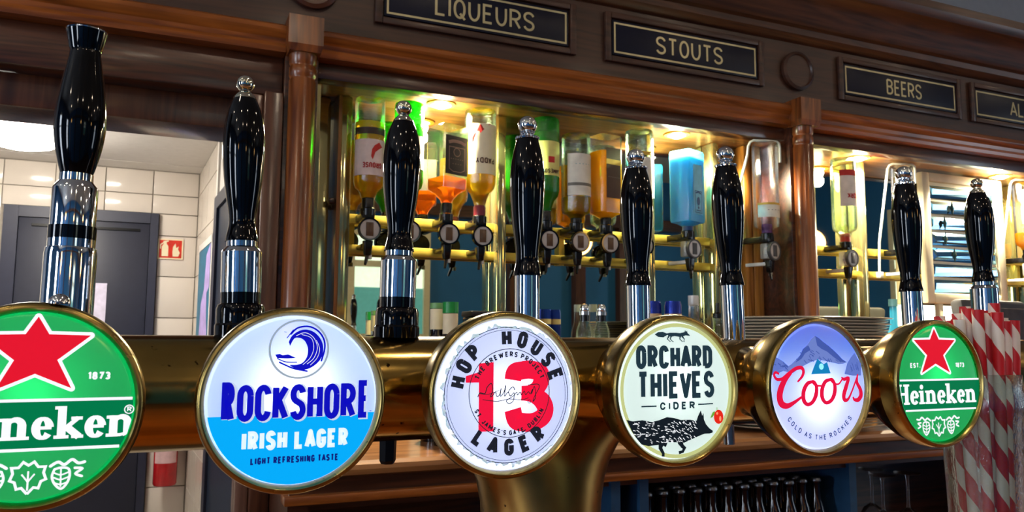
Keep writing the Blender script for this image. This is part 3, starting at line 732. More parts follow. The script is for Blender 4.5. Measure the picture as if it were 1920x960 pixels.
# ------------------------------------------------------------------ pump handles
def handle_prof(z0, z1, r0, rw, rm, rt):
    """black turned grip: flared foot, waist, belly, narrow top"""
    H = z1 - z0
    return smooth_prof([(r0, z0), (r0 * 0.96, z0 + 0.03 * H), (rw * 1.03, z0 + 0.11 * H), (rw * 1.03, z0 + 0.18 * H), (rm * 0.77, z0 + 0.29 * H), (rm * 0.89, z0 + 0.41 * H), (rm * 0.97, z0 + 0.54 * H), (rm, z0 + 0.66 * H), (rm * 0.95, z0 + 0.79 * H), (rm * 0.80, z0 + 0.91 * H), (rt, z1)], 5)
def tap(x, kind, lean, label, spout, scale=1.0):
    e = thing('beer_tap', (x, RY, RZ + RR - 0.001), label, 'beer tap', 'pump taps on the brass tower')
    e.rotation_euler = (0, lean, 0); e.scale = (1, 1, scale)
    if kind == 'A':
        MB().lathe([(0, 0), (.0152, 0), (.0152, .0535), (.0146, .0575), (.0138, .058), (.0138, .0634), (0, .0634)], 48).build('chrome_stem', M_CHROME, e, 25)
        MB().lathe([(0, .0634), (.0139, .0634), (.0139, .072), (0, .072)], 48).build('black_ring', M_BLACKGLOSS, e, 25)
        MB().lathe([(0, .072), (.0133, .072), (.0133, .0972), (.0128, .0985), (.0099, .1024), (.0099, .1073), (0, .1073)], 48).build('collar', M_CHROME, e, 25)
        g = smooth_prof([(.0094, .1073), (.0112, .114), (.0133, .1235), (.0148, .134), (.0152, .143), (.0146, .154), (.0128, .168), (.0107, .181), (.0094, .190), (.0093, .1925)], 5)
        MB().lathe([(0, .1073)] + g + [(.0097, .1935), (.0121, .2056), (.0114, .2062), (.0095, .2035), (0, .2025)], 48).build('grip', M_BLACKGLOSS, e, 35)
        MB().lathe([(.0112, .2056), (.0124, .2056), (.0124, .2066), (.0112, .2066), (.0112, .2056)], 40).build('top_rim', M_CHROME, e, 40)
    elif kind == 'B':
        MB().lathe([(0, 0), (.0168, 0), (.0168, .008), (.0160, .0095), (.0160, .0195), (.0150, .0222), (.0131, .0232), (.0131, .0308), (0, .0308)], 48).build('black_base', M_BLACKGLOSS, e, 25)
        MB().lathe([(0, .0308), (.0134, .0308), (.0134, .0590), (.0128, .0602), (.0102, .0630), (.0102, .0668), (0, .0668)], 48).build('collar', M_CHROME, e, 25)
        MB().lathe([(0, .0668)] + handle_prof(.0668, .1694, .0112, .0089, .0142, .0078) + [(0, .1694)], 48).build('grip', M_BLACKGLOSS, e, 35)
        MB().lathe([(0, .1694), (.0079, .1694), (.0076, .1706), (.0042, .1748), (.0036, .1752), (.0036, .1758)] + ball_prof(.1806, .0062, 12, -52, 90), 40).build('finial', mat('silver_finial', (222, 216, 196), 0.08, 1.0, 0.01), e, 35)
    else:
        MB().lathe([(0, -.004), (.0100, -.004), (.0100, .052), (0, .052)], 40).build('chrome_stem', M_CHROME, e, 25)
        MB().lathe([(0, .052)] + handle_prof(.052, .1687, .0115, .0091, .0142, .0088) + [(0, .1687)], 48).build('grip', M_BLACKGLOSS, e, 35)
        mb = MB().lathe([(0, .1687), (.0094, .1687), (.0094, .170), (.0055, .1728), (.0045, .1738), (.0045, .1745)] + ball_prof(.1812, .0080, 12, -58, 90), 40)
        for i in range(12):
            a = 2 * PI * i / 12; mb.lathe(ball_prof(.1700, .0015, 5), 8, (.0087 * math.cos(a), .0087 * math.sin(a), 0))
        for i in range(10):
            a = 2 * PI * i / 10; mb.lathe(ball_prof(.1752, .0016, 5), 8, (.0048 * math.cos(a), .0048 * math.sin(a), 0))
        mb.build('crown_finial', M_CHROME, e, 35)
    if spout:
        zt_ = (-2 * RR + 0.004) / scale
        if spout == 'black': MB().lathe([(0, zt_), (.0066, zt_), (.0062, zt_ - .020), (.0048, zt_ - .0225), (0, zt_ - .0225)], 6, (0, .014, 0)).build('spout', M_BLACKPLASTIC, e, 20)
        else: MB().lathe([(0, zt_), (.0052, zt_), (.0052, zt_ - .024), (.0040, zt_ - .024), (.0040, zt_ - .016), (0, zt_ - .016)], 24, (0, .014, 0)).build('spout', M_STEEL, e, 20)
tap(-0.0615, 'A', 0.008, 'tap handle with flared black top on a fat chrome stem, no ball finial', None, .968)
tap(0.0435, 'B', -0.018, 'black tap handle with silver ball finial and black base beside the wave badge', None, .985)
tap(0.1535, 'B', 0.012, 'black tap handle with silver ball finial and black base, black spout below', 'black', .966)
tap(0.2597, 'C', 0.0, 'black tap handle with crowned chrome finial behind the badge with red 13', None, .955)
tap(0.3640, 'C', -0.008, 'black tap handle with crowned chrome finial behind the cider badge', 'steel', .865)
tap(0.4640, 'C', -0.03, 'leaning black tap handle with crowned chrome finial beside the stacked plates', 'steel', .931)
tap(0.6900, 'C', -0.022, 'black tap handle with crowned chrome finial behind the star badge near the straws', 'steel', .945)
tap(0.7990, 'B', -0.015, 'black tap handle with silver ball finial rising behind the striped straws', None, .94)
# ------------------------------------------------------------------ illuminated badges
BY = 0.47; BZ = 1.3845; LR = 0.0478
def badge(x, label, lens, glow):
    e = thing('tap_badge', (x, BY, BZ), label, 'badge')
    hs_ = MB().lathe([(.0500, .011), (.0515, .010), (.0525, .012), (.0500, .022), (.0440, .034), (.0370, .045), (.0320, .054), (.0300, .062), (.0300, .079), (.0270, .0785), (.0270, .056), (.0300, .050), (.0350, .040), (.0480, .018), (.0500, .011)], 72, (0, 0, 0), 'Y')
    hs_.v = [(a, (RY - BY) - math.sqrt(RR ** 2 - (c + BZ - RZ) ** 2) + .001, c) if b > .075 else (a, b, c) for a, b, c in hs_.v]      # collar end coped to the round pipe
    hs_.build('housing', M_BRASS, e, 40)
    MB().lathe([(.0482, .006), (.0482, -.001), (.0488, -.0035), (.0500, -.0050), (.0515, -.0048), (.0527, -.0030), (.0532, .0), (.0532, .006), (.0525, .0125), (.0500, .0125), (.0500, .006), (.0482, .006)], 96, (0, 0, 0), 'Y').build('bezel', M_BEZEL, e, 50)
    ln = MB().lathe([(0, -.0028), (.0440, -.0028), (.0465, -.0022), (.0478, -.0005), (.0482, .002)], 96, (0, 0, 0), 'Y').build('lens', lens, e, 30)
    if glow:
        L = bpy.data.lights.new('badge_led', 'POINT'); L.energy = glow[0]; L.color = glow[1]; L.shadow_soft_size = 0.004
        o = bpy.data.objects.new('badge_led', L); link(o, e); o.location = (0, 0.016, glow[2])
    MB().lathe([(.0478, .0075), (.0470, .018), (.0345, .040), (.0290, .050), (.0262, .057), (.0262, .061), (0, .061)], 48, (0, 0, 0), 'Y').build('light_absorber', M_BLACKPLASTIC, e, 40)  # unseen black cone added to soak up LED light inside the housing
    return e, ln
F1, F2, F3, F4, F5 = -.00295, -.00310, -.00325, -.00340, -.00355      # print layers just proud of the lens
def pr(fl, name, m, ln, y, s=LR, dx=0.0): return fl.build(name, m, ln, s, y, dx * LR)
def chord_fill(y0, y1, r=0.985, n=40):
    """part of the disc of radius r between heights y0 and y1"""
    a0 = math.asin(max(-1, y0 / r)); a1 = math.asin(min(1, y1 / r))
    R_ = [(r * math.cos(a0 + (a1 - a0) * i / n), r * math.sin(a0 + (a1 - a0) * i / n)) for i in range(n + 1)]
    return R_ + [(-x, y) for x, y in R_[::-1]]
def star_shape(cx): return [(cx + a, b) for a, b in ((0, .955), (-.11, .765), (-.51, .755), (-.20, .49), (-.35, .185), (0, .345), (.35, .185), (.20, .49), (.51, .755), (.11, .765))]
def star_pts(cx, cy, R_, k=0.382, rot=90): return [(cx + (R_ if i % 2 == 0 else R_ * k) * math.cos(math.radians(rot + 36 * i)), cy + (R_ if i % 2 == 0 else R_ * k) * math.sin(math.radians(rot + 36 * i))) for i in range(10)]
P_WHITE = printm('print_white', (246, 250, 255), 0.95); P_RED = printm('print_red', (226, 20, 44), 0.95)
P_GREEN = printm('print_green', (0, 150, 78), 0.95); P_DGREEN = printm('print_dark_green', (0, 118, 70), 0.95)
P_NAVY = printm('print_navy', (14, 14, 190), 0.9); P_DNAVY = printm('print_deep_navy', (16, 28, 120), 0.9); P_CYAN = printm('print_cyan', (4, 170, 248), 0.95)
P_BLACK = printm('print_black', (34, 36, 48), 0.8); P_GREY = printm('print_grey', (150, 160, 170), 0.9); P_TEALBLACK = printm('print_teal_black', (36, 58, 70), 0.8)
P_SILVER = printm('print_silver', (205, 216, 240), 0.9); P_CRIMSON = printm('print_crimson', (238, 20, 62), 0.95)
# --- serif word of the green badges
def serif_word(fl, dx, base, k):
    """bold slab-serif word; k = x-height"""
    x = dx; st = 0.36 * k; th = 0.15 * k; se = 0.13 * k
    def stem(px, h, top=True):
        fl.poly([(px, base), (px + st, base), (px + st, base + h), (px, base + h)])
        fl.poly([(px - se, base), (px + st + se, base), (px + st + se, base + th), (px - se, base + th)])
        if top: fl.poly([(px - se, base + h - th), (px + st * .6, base + h - th), (px + st * .6, base + h), (px - se, base + h)])
    def bowl_e(px):
        w = 0.86 * k; cx = px + w / 2; cy = base + k / 2
        fl.stroke([(cx - w * .3, cy + .02 * k), (cx + w * .42, cy + .02 * k)], th)
        pts = arc(cx, cy, w / 2 - st * .42, k / 2 - th * .4, 5, 325, 22)
        ws = [st * (0.45 + 0.55 * abs(math.cos(math.radians(5 + 320 * i / 22))) ** 1.2) for i in range(23)]
        fl.stroke(pts, ws)
        return w
    def arch_n(px):
        stem(px, k); w = 0.98 * k
        p = arc(px + st + .16 * k, base + k * .66, .27 * k, k * .27, 160, 0, 10)
        fl.stroke(p, [th + (st - th) * i / 10 for i in range(11)])
        q = px + st + .43 * k - st / 2
        fl.poly([(q, base), (q + st, base), (q + st, base + k * .68), (q, base + k * .68)])
        fl.poly([(q - se, base), (q + st + se, base), (q + st + se, base + th), (q - se, base + th)])
        return w
    cap = 1.5 * k
    stem(x, cap); fl.poly([(x - se, base + cap - th), (x + st + se, base + cap - th), (x + st + se, base + cap), (x - se, base + cap)])
    fl.poly([(x + st, base + cap * .46), (x + .9 * k, base + cap * .46), (x + .9 * k, base + cap * .46 + th * 1.2), (x + st, base + cap * .46 + th * 1.2)])
    stem(x + .78 * k, cap); fl.poly([(x + .78 * k - se, base + cap - th), (x + .78 * k + st + se, base + cap - th), (x + .78 * k + st + se, base + cap), (x + .78 * k - se, base + cap)])
    x += 1.36 * k
    x += bowl_e(x) + .16 * k
    stem(x, k); fl.disc(x + st / 2, base + k * 1.28, st * .52, 14); x += st + .30 * k
    x += arch_n(x) + .22 * k
    x += bowl_e(x) + .16 * k
    stem(x, cap)
    fl.stroke([(x + st * .8, base + k * .42), (x + .86 * k, base + k * .95)], th * 1.3)
    fl.stroke([(x + st * 1.0, base + k * .56), (x + .92 * k, base + th * .4)], st * .9)
    fl.poly([(x + .56 * k, base + k - th), (x + 1.04 * k, base + k - th), (x + 1.04 * k, base + k), (x + .56 * k, base + k)])
    fl.poly([(x + .60 * k, base), (x + 1.10 * k, base), (x + 1.10 * k, base + th), (x + .60 * k, base + th)])
    x += 1.16 * k
    x += bowl_e(x) + .16 * k
    x += arch_n(x)
    return x
def star_badge(x, cx, label, est, big):
    e, ln = badge(x, label, lens_mat('lens_green', (0, 150, 78), 0.9, (30, 200, 110)), (0.02, (0.6, 1, 0.75), 0.006))
    fl = Flat(); fl.poly(chord_fill(-.45, .06, 0.99)); pr(fl, 'dark_band', P_DGREEN, ln, F1)
    fl = Flat()
    for y in (.065, -.45):
        hw = math.sqrt(.985 ** 2 - y * y); fl.stroke([(-hw, y), (hw, y)], .032)
    fl.stroke(star_shape(cx), .07, True); pr(fl, 'white_lines', P_WHITE, ln, F2)
    fl = Flat(); fl.poly(star_shape(cx)); pr(fl, 'red_star', P_RED, ln, F3)
    fl = Flat(); w = 1.92
    k = 0.215
    serif_word(fl, cx - w / 2, -.345, w / 8.42)
    # keep lettering inside the lens
    vv = []
    for a, b in fl.v:
        r = math.hypot(a, b)
        vv.append((a * .998 / r, b * .998 / r) if r > .998 else (a, b))
    fl.v = vv
    pr(fl, 'lettering', P_WHITE, ln, F3)
    fl = Flat(); text(fl, '1873', cx + .50, cx + .72, .275, .085, .02, .2, .3)
    pr(fl, 'date', P_WHITE, ln, F3); fl = Flat()
    if est: text(fl, 'EST.', cx - .62, cx - .38, .275, .085, .02, .2, .3)
    pr(fl, 'date', P_WHITE, ln, F3)
    fl = Flat(); c = cx; y = -.72
    # hop leaf and two cones in white line
    leaf = [(0, -.185), (-.055, -.12), (-.10, -.13), (-.12, -.06), (-.165, -.04), (-.14, .03), (-.155, .09), (-.09, .09), (-.05, .145), (0, .11)]
    fl.stroke([(c + a, y + b) for a, b in leaf] + [(c - a, y + b) for a, b in leaf[-2::-1]], .026, True)
    fl.stroke([(c, y - .15), (c, y + .05)], .018); fl.stroke([(c, y - .06), (c - .06, y + .02)], .016); fl.stroke([(c, y - .06), (c + .06, y + .02)], .016)
    for sgn in (-1, 1):
        def q(a, b): return (c + sgn * a, y + b)
        spline(fl, [q(.20, .09), q(.27, .13), q(.33, .10), q(.40, .15), q(.46, .11), q(.52, .12)], .03)
        spline(fl, [q(.24, .055), q(.22, -.02), q(.25, -.10), q(.31, -.15), q(.36, -.10), q(.385, -.02), q(.37, .055), q(.30, .07), q(.24, .055)], .024)
        for b in (.02, -.03, -.08): spline(fl, [q(.235, b), q(.30, b - .025), q(.375, b)], .016)
        fl.stroke([q(.30, .06), q(.305, -.13)], .016)
        spline(fl, [q(.43, .06), q(.50, .05), q(.44, .0), q(.50, -.03)], .026)
    pr(fl, 'hop_emblem', P_WHITE, ln, F3)
    if big:
        fl = Flat(); fl.ring(.955, -.055, .045, .012, 20); text(fl, 'R', .935, .98, -.08, .055, .012); pr(fl, 'registered_mark', P_WHITE, ln, F4)
        ma = MB().lathe([(0, .061), (.006, .061), (.0062, .057), (.005, .053), (0, .053)], 16)
        e2 = MB().lathe(ball_prof(.0, .0052, 8, 0, 90), 16, (0.010, -0.001, 0.0525)).build('clear_stud', M_CHROME, e, 40)
    return e
star_badge(-0.064, .03, 'round green badge with red star and clear stud, below the fat chrome tap', True, True)
# --- wave badge
e, ln = badge(0.0668, 'round white and turquoise badge with a ringed blue wave emblem', lens_mat('lens_cool_white', (150, 178, 250), 0.95, (255, 255, 255)), (0.032, (0.95, 1, 1), 0.006))
fl = Flat(); fl.poly(chord_fill(-.985, -.172, .985)); pr(fl, 'blue_field', P_CYAN, ln, F1)
fl = Flat(); fl.ring(.036, .605, .345, .026); pr(fl, 'emblem_ring', printm('print_ring_grey', (158, 172, 184), 0.9), ln, F1)
fl = Flat()   # breaking wave
def wv(x, y): return (.036 + (x - 461) / 395.0, .605 + (262 - y) / 355.0)
P = [(410, 232), (425, 205), (455, 185), (490, 178), (530, 190), (562, 222), (574, 262), (562, 305), (530, 335), (490, 350), (450, 345), (418, 330), (452, 328), (480, 318), (498, 292), (500, 258), (485, 228), (462, 215), (438, 216), (422, 240), (418, 250)]
q = smooth_prof([wv(*p) for p in P], 4)
mid = len(q) // 2
fl.poly(q)
for a, b, w in (([(420, 198), (450, 172), (500, 165), (545, 183), (575, 220), (580, 262), (566, 312)], 0, .022), ([(402, 215), (430, 180)], 0, .012)):
    spline(fl, [wv(*p) for p in a], w)
spline(fl, [wv(*p) for p in [(372, 318), (400, 330), (440, 345), (500, 356)]], .02); spline(fl, [wv(*p) for p in [(362, 302), (400, 316), (450, 318)]], .014)
fl.poly([wv(*p) for p in [(350, 285), (372, 282), (385, 288), (410, 284), (448, 300), (405, 302), (360, 300)]])
pr(fl, 'wave_emblem', P_NAVY, ln, F2)
fl = Flat()
for a, w in (([(445, 205), (485, 192), (525, 212), (545, 255), (530, 300), (500, 325)], .006), ([(470, 200), (515, 215), (528, 258), (512, 300), (480, 328)], .005), ([(540, 225), (556, 262), (545, 300), (515, 330)], .005)):
    spline(fl, [wv(*p) for p in a], w)
pr(fl, 'wave_highlights', P_WHITE, ln, F3)
def big_word(fl, grow, dx=0.0, dy=0.0):
    text(fl, 'OCKSHOR', -.655 - grow + dx, .735 + grow + dx, -.238 - grow + dy, .425 + 2 * grow, .072 + 2 * grow, .125, .26, gw=.44)
    text(fl, 'R', -.825 - grow + dx, -.68 + grow + dx, -.238 - grow + dy, .46 + 2 * grow, .072 + 2 * grow, .1, .26)
    text(fl, 'E', .765 - grow + dx, .905 + grow + dx, -.238 - grow + dy, .46 + 2 * grow, .072 + 2 * grow, .1, .26)
fl = Flat(); big_word(fl, .012, .02, -.006); pr(fl, 'letter_shadow', P_SILVER, ln, F2)
fl = Flat(); big_word(fl, 0.0); pr(fl, 'lettering', P_NAVY, ln, F3)
fl = Flat(); text(fl, 'IRISH LAGER', -.585, .65, -.578, .228, .052, .16, .26, gw=.42); pr(fl, 'lettering', printm('print_ice', (226, 244, 250), 0.95), ln, F2)
fl = Flat(); text(fl, 'LIGHT REFRESHING TASTE', -.48, .54, -.737, .082, .019, .22, .28, gw=.44); pr(fl, 'lettering', P_DNAVY, ln, F2)
fl = Flat(); text(fl, 'TM', .905, .935, -.165, .016, .005); pr(fl, 'trademark', P_DNAVY, ln, F2)
fl = Flat(); text(fl, 'TM', -.15, -.12, .80, .016, .005); pr(fl, 'trademark', P_DNAVY, ln, F2)
# --- badge with the red number
e, ln = badge(0.1995, 'round white badge with a large red 13 and chipped clear rim', lens_mat('lens_cool_white2', (186, 198, 246), 0.95, (255, 255, 255)), (0.016, (1, 1, 1), 0.0))
cx, cy = .03, .022
# chipped clear rim of the acrylic
vs = []; fc = []; n = 120
rnd = random.Random(3)
for i in range(n):
    a = 2 * PI * i / n; deep = 1.0 if (60 < math.degrees(a) < 300) else 0.45
    r0 = .985; r1 = .985 - deep * (.055 + .06 * rnd.random()); hh = -.0028 - .0012 * rnd.random()
    vs += [(r0 * LR * math.cos(a), -.0012, r0 * LR * math.sin(a)), (r1 * LR * math.cos(a), hh, r1 * LR * math.sin(a))]
for i in range(n): j = (i + 1) % n; fc.append((2 * i, 2 * j, 2 * j + 1, 2 * i + 1))
mesh_obj('chipped_rim', vs, fc, mat('chipped_acrylic', (210, 236, 244), 0.08, 0.0, 0.3, 300, spec=1.0, emit=(190, 225, 240), emit_s=0.55, coat=1.0), ln)
fl = Flat()
fl.poly([(-.415, .415), (-.42, .30), (-.60, .25), (-.60, .165), (-.415, .165), (-.415, -.475), (-.205, -.475), (-.205, .43)])
w3 = .245
spline(fl, [(.075, .19), (.10, .29), (.20, .315), (.33, .325), (.47, .29), (.50, .20), (.45, .09), (.33, .03), (.20, .025)], [w3, w3, w3, w3, w3, w3, w3 * .9, w3 * .75, w3 * .7], 6, False)
spline(fl, [(.20, .0), (.36, -.015), (.50, -.09), (.56, -.20), (.52, -.31), (.38, -.375), (.24, -.375), (.12, -.34), (.075, -.20)], [w3 * .7, w3 * .8, w3, w3, w3, w3, w3, w3, w3], 6, False)
pr(fl, 'red_number', P_CRIMSON, ln, F1)
fl = Flat(); fl.ring(cx, cy, .585, .010); fl.ring(.0, .0, .895, .010); fl.ring(0, 0, .86, .006)
spline(fl, [(-.43, -.02), (-.40, .03), (-.33, .02), (-.30, .10), (-.24, .15), (-.22, .06), (-.25, -.02), (-.22, -.01), (-.18, .04), (-.16, -.02), (-.12, .0), (-.10, .08), (-.11, -.02), (-.06, .03), (-.03, .12), (-.05, -.02), (.0, .03), (.03, -.02)], .012, 5)
spline(fl, [(.10, .06), (.07, .10), (.01, .04), (.04, -.02), (.09, .02), (.08, -.08), (.02, -.12), (-.02, -.08), (.08, -.02), (.13, .03), (.14, -.01), (.18, .03), (.20, -.01), (.24, .04), (.26, -.01), (.30, .03), (.33, .0), (.36, .06), (.35, .0), (.39, .10), (.41, -.04), (.37, -.10), (.40, -.02), (.46, .08), (.44, .13), (.30, .12)], .011, 5)
spline(fl, [(-.36, -.06), (-.15, -.085), (.02, -.06), (.20, -.075), (.30, -.05)], .009)
spline(fl, [(-.40, .02), (-.28, .01), (-.12, .06)], .008); fl.ring(.315, -.10, .022, .007, 14)
pr(fl, 'signature_and_rings', P_BLACK, ln, F3)
fl = Flat()
arc_text(fl, 'HOP', cx - .02, .02, .735, 172, 129, .235, .062, .26, gw=.42)
arc_text(fl, 'HOUSE', cx - .02, .02, .735, 97, 14, .235, .062, .26, gw=.42)
pr(fl, 'lettering', P_BLACK, ln, F4); fl = Flat()
arc_text(fl, 'LAGER', cx - .02, .01, .70, 229, 313, .225, .062, .26, True, gw=.42)
pr(fl, 'lettering', P_BLACK, ln, F4)
fl = Flat()
arc_text(fl, 'THE BREWERS PROJECT', cx, cy, .515, 158, 22, .072, .017, .3, gw=.46)
pr(fl, 'lettering', P_BLACK, ln, F4); fl = Flat()
arc_text(fl, "ST. JAMES'S GATE, DUBLIN", cx, cy, .525, 204, 334, .066, .016, .3, True, gw=.46)
pr(fl, 'lettering', P_BLACK, ln, F4)
# --- cider badge
e, ln = badge(0.3298, 'round white cider badge with a prowling black fox and red apple', lens_mat('lens_green_white', (214, 232, 226), 0.92, (240, 255, 250)), (0.012, (0.95, 1, 0.98), 0.005))
fl = Flat(); fl.ring(0, 0, .955, .055, 96); pr(fl, 'pale_rim', printm('print_pale_lime', (214, 222, 150), 0.75), ln, F1)
fl = Flat(); text(fl, 'ORCHARD', -.715, .635, .312, .345, .075, .13, .26, gw=.43); text(fl, 'THIEVES', -.70, .66, -.122, .40, .075, .13, .26, gw=.43)
text(fl, 'CIDER', -.315, .30, -.283, .115, .028, .34, .42); fl.stroke([(-.635, -.222), (-.374, -.222)], .02); fl.stroke([(.358, -.218), (.63, -.214)], .02)
pr(fl, 'lettering', P_TEALBLACK, ln, F2)
fl = Flat()   # small fox
sf = [(-.39, .815), (-.33, .850), (-.25, .855), (-.18, .832), (-.12, .842), (-.02, .842), (.06, .838), (.11, .848), (.135, .852), (.15, .888), (.165, .856), (.185, .880), (.19, .842), (.235, .805), (.225, .797), (.16, .805), (.11, .790), (.04, .782), (-.04, .792), (-.11, .780), (-.17, .808), (-.24, .772), (-.33, .778)]
fl.poly(sf)
for a, b, c2 in ((-.14, -.17, -.13), (-.10, -.12, -.08), (.06, .05, .09), (.09, .13, .12)): fl.stroke([(a, .795), (b, .75), (c2, .715), (c2 + .02, .708)], [.030, .016, .011, .012])
pr(fl, 'small_fox', P_TEALBLACK, ln, F2)
fl = Flat()   # prowling fox
bf = [(-.885, -.40), (-.78, -.425), (-.62, -.415), (-.46, -.445), (-.34, -.425), (-.20, -.385), (-.08, -.40), (.05, -.435), (.20, -.435), (.28, -.45), (.325, -.455), (.345, -.40), (.405, -.305), (.428, -.385), (.452, -.345), (.458, -.44), (.495, -.515), (.555, -.575), (.615, -.612), (.612, -.640), (.560, -.652), (.47, -.650), (.40, -.668), (.33, -.690), (.22, -.725), (.10, -.765), (-.02, -.755), (-.20, -.745), (-.36, -.775), (-.52, -.785), (-.64, -.755), (-.72, -.67), (-.80, -.56)]
fl.poly(bf)
fl.stroke([(-.30, -.74), (-.32, -.82), (-.27, -.90), (-.275, -.945)], [.11, .06, .045, .05]); fl.stroke([(-.22, -.73), (-.25, -.80)], .06)
fl.stroke([(.02, -.74), (.06, -.81), (.10, -.84), (.07, -.89), (.0, -.905)], [.10, .06, .05, .04, .045])
pr(fl, 'fox', printm('print_fox_black', (22, 30, 38), 0.8), ln, F2)
fl = Flat(); rnd = random.Random(11)
for i in range(170):
    x = rnd.uniform(-.80, .30); y = rnd.uniform(-.75, -.44)
    if y < -.70 and x < -.6: continue
    if x < -.55 and y < -.42 - (x + .95) * .75 and y < -.66: continue
    a = rnd.uniform(-.5, .1) + (-.5 if x > -.1 else 0)
    l = rnd.uniform(.02, .055)
    fl.stroke([(x, y), (x + l * math.cos(a), y + l * math.sin(a))], [.013, .004])
pr(fl, 'fur_strokes', P_WHITE, ln, F3)
fl = Flat(); fl.disc(.728, -.412, .088, 24, .105); pr(fl, 'apple', printm('print_apple', (224, 40, 24), 0.95), ln, F2)
fl = Flat(); fl.disc(.70, -.36, .02, 12); fl.disc(.755, -.44, .02, 12, .04); pr(fl, 'apple_highlight', printm('print_apple_light', (250, 150, 110), 0.95), ln, F3)
fl = Flat(); fl.poly([(.665, -.325), (.62, -.34), (.585, -.40), (.575, -.43), (.62, -.41), (.655, -.37)]); fl.stroke([(.70, -.32), (.70, -.27)], .012); pr(fl, 'leaf', printm('print_leaf', (110, 170, 60), 0.9), ln, F2)
# --- mountain badge
def sky_lens():
    m, nt, b = _nodes('lens_mountain_sky')
    tc = nt.nodes.new('ShaderNodeTexCoord'); sx = nt.nodes.new('ShaderNodeSeparateXYZ'); mr = nt.nodes.new('ShaderNodeMapRange')
    mr.inputs[1].default_value = -LR; mr.inputs[2].default_value = LR
    rp = nt.nodes.new('ShaderNodeValToRGB'); E_ = rp.color_ramp.elements
    E_[0].position = 0.30; E_[0].color = rgb((186, 194, 248)); E_[1].position = 0.98; E_[1].color = rgb((0, 66, 208))
    x = E_.new(0.62); x.color = rgb((140, 170, 246)); x = E_.new(0.80); x.color = rgb((36, 104, 232))
    nt.links.new(tc.outputs['Object'], sx.inputs[0]); nt.links.new(sx.outputs[2], mr.inputs[0]); nt.links.new(mr.outputs[0], rp.inputs[0])
    nt.links.new(rp.outputs[0], b.inputs['Emission Color']); b.inputs['Emission Strength'].default_value = 0.82
    b.inputs['Base Color'].default_value = (.05, .05, .06, 1); b.inputs['Roughness'].default_value = 0.15
    tr = nt.nodes.new('ShaderNodeBsdfTranslucent'); tr.inputs[0].default_value = (0.8, 0.85, 1, 1)
    ad = nt.nodes.new('ShaderNodeAddShader'); nt.links.new(b.outputs[0], ad.inputs[0]); nt.links.new(tr.outputs[0], ad.inputs[1])
    nt.links.new(ad.outputs[0], nt.nodes['Material Output'].inputs[0])
    return m
e, ln = badge(0.4618, 'round blue badge with a mountain and red script lettering', sky_lens(), (0.03, (0.95, 0.97, 1), -0.006))
def cc(x, y): return ((x - 531) / 267.0, (498 - y) / 354.0)
P_MT = printm('print_mountain', (116, 138, 214), 0.8); P_MTS = printm('print_mountain_shade', (74, 98, 186), 0.75); P_MTL = printm('print_mountain_light', (150, 168, 232), 0.85)
fl = Flat(); ridge = [(300, 400), (345, 388), (372, 372), (400, 345), (425, 318), (440, 285), (465, 262), (488, 230), (510, 210), (530, 222), (552, 242), (585, 268), (610, 290), (640, 320), (662, 345), (688, 362), (668, 370), (640, 372), (600, 362), (560, 352), (525, 345), (480, 360), (430, 385), (380, 420)]
fl.poly([cc(*p) for p in ridge]); pr(fl, 'mountain', P_MT, ln, F1)
fl = Flat(); fl.poly([cc(*p) for p in [(258, 395), (270, 322), (300, 335), (330, 355), (362, 385), (345, 400), (300, 420), (262, 430)]]); pr(fl, 'side_peak', printm('print_side_peak', (104, 128, 212), 0.8), ln, F1)
fl = Flat(); fl.poly([cc(*p) for p in [(672, 430), (690, 370), (712, 335), (735, 308), (752, 340), (772, 372), (768, 440), (720, 440)]]); pr(fl, 'side_peak', printm('print_side_peak', (104, 128, 212), 0.8), ln, F1)
fl = Flat(); fl.poly([cc(*p) for p in [(510, 210), (530, 222), (552, 242), (585, 268), (610, 290), (640, 320), (662, 345), (688, 362), (650, 360), (610, 330), (575, 300), (545, 285), (520, 265)]])
fl.poly([cc(*p) for p in [(440, 285), (470, 265), (482, 290), (450, 310), (430, 340), (395, 362), (420, 325)]])
rnd = random.Random(5)
for i in range(26):
    x = rnd.uniform(400, 640); y = rnd.uniform(280, 350)
    if y < 215 + abs(x - 510) * .85: continue
    fl.stroke([cc(x, y), cc(x + rnd.uniform(10, 26), y + rnd.uniform(8, 22))], .012)
for i in range(10):
    x = rnd.uniform(268, 340); fl.stroke([cc(x, 350 + rnd.uniform(0, 40)), cc(x + 15, 368 + rnd.uniform(0, 40))], .012); x = rnd.uniform(700, 750); fl.stroke([cc(x, 360 + rnd.uniform(0, 50)), cc(x + 8, 380 + rnd.uniform(0, 40))], .010)
pr(fl, 'mountain_shading', P_MTS, ln, F2)
fl = Flat(); fl.poly([cc(*p) for p in [(518, 340), (552, 372), (572, 360), (590, 424), (480, 428), (495, 390)]]); pr(fl, 'small_peak', printm('print_small_peak', (20, 130, 190), 0.9), ln, F3)
fl = Flat(); fl.disc(*cc(538, 385), .05, 16); pr(fl, 'small_peak_light', printm('print_small_peak_light', (150, 240, 250), 1.0), ln, F4)
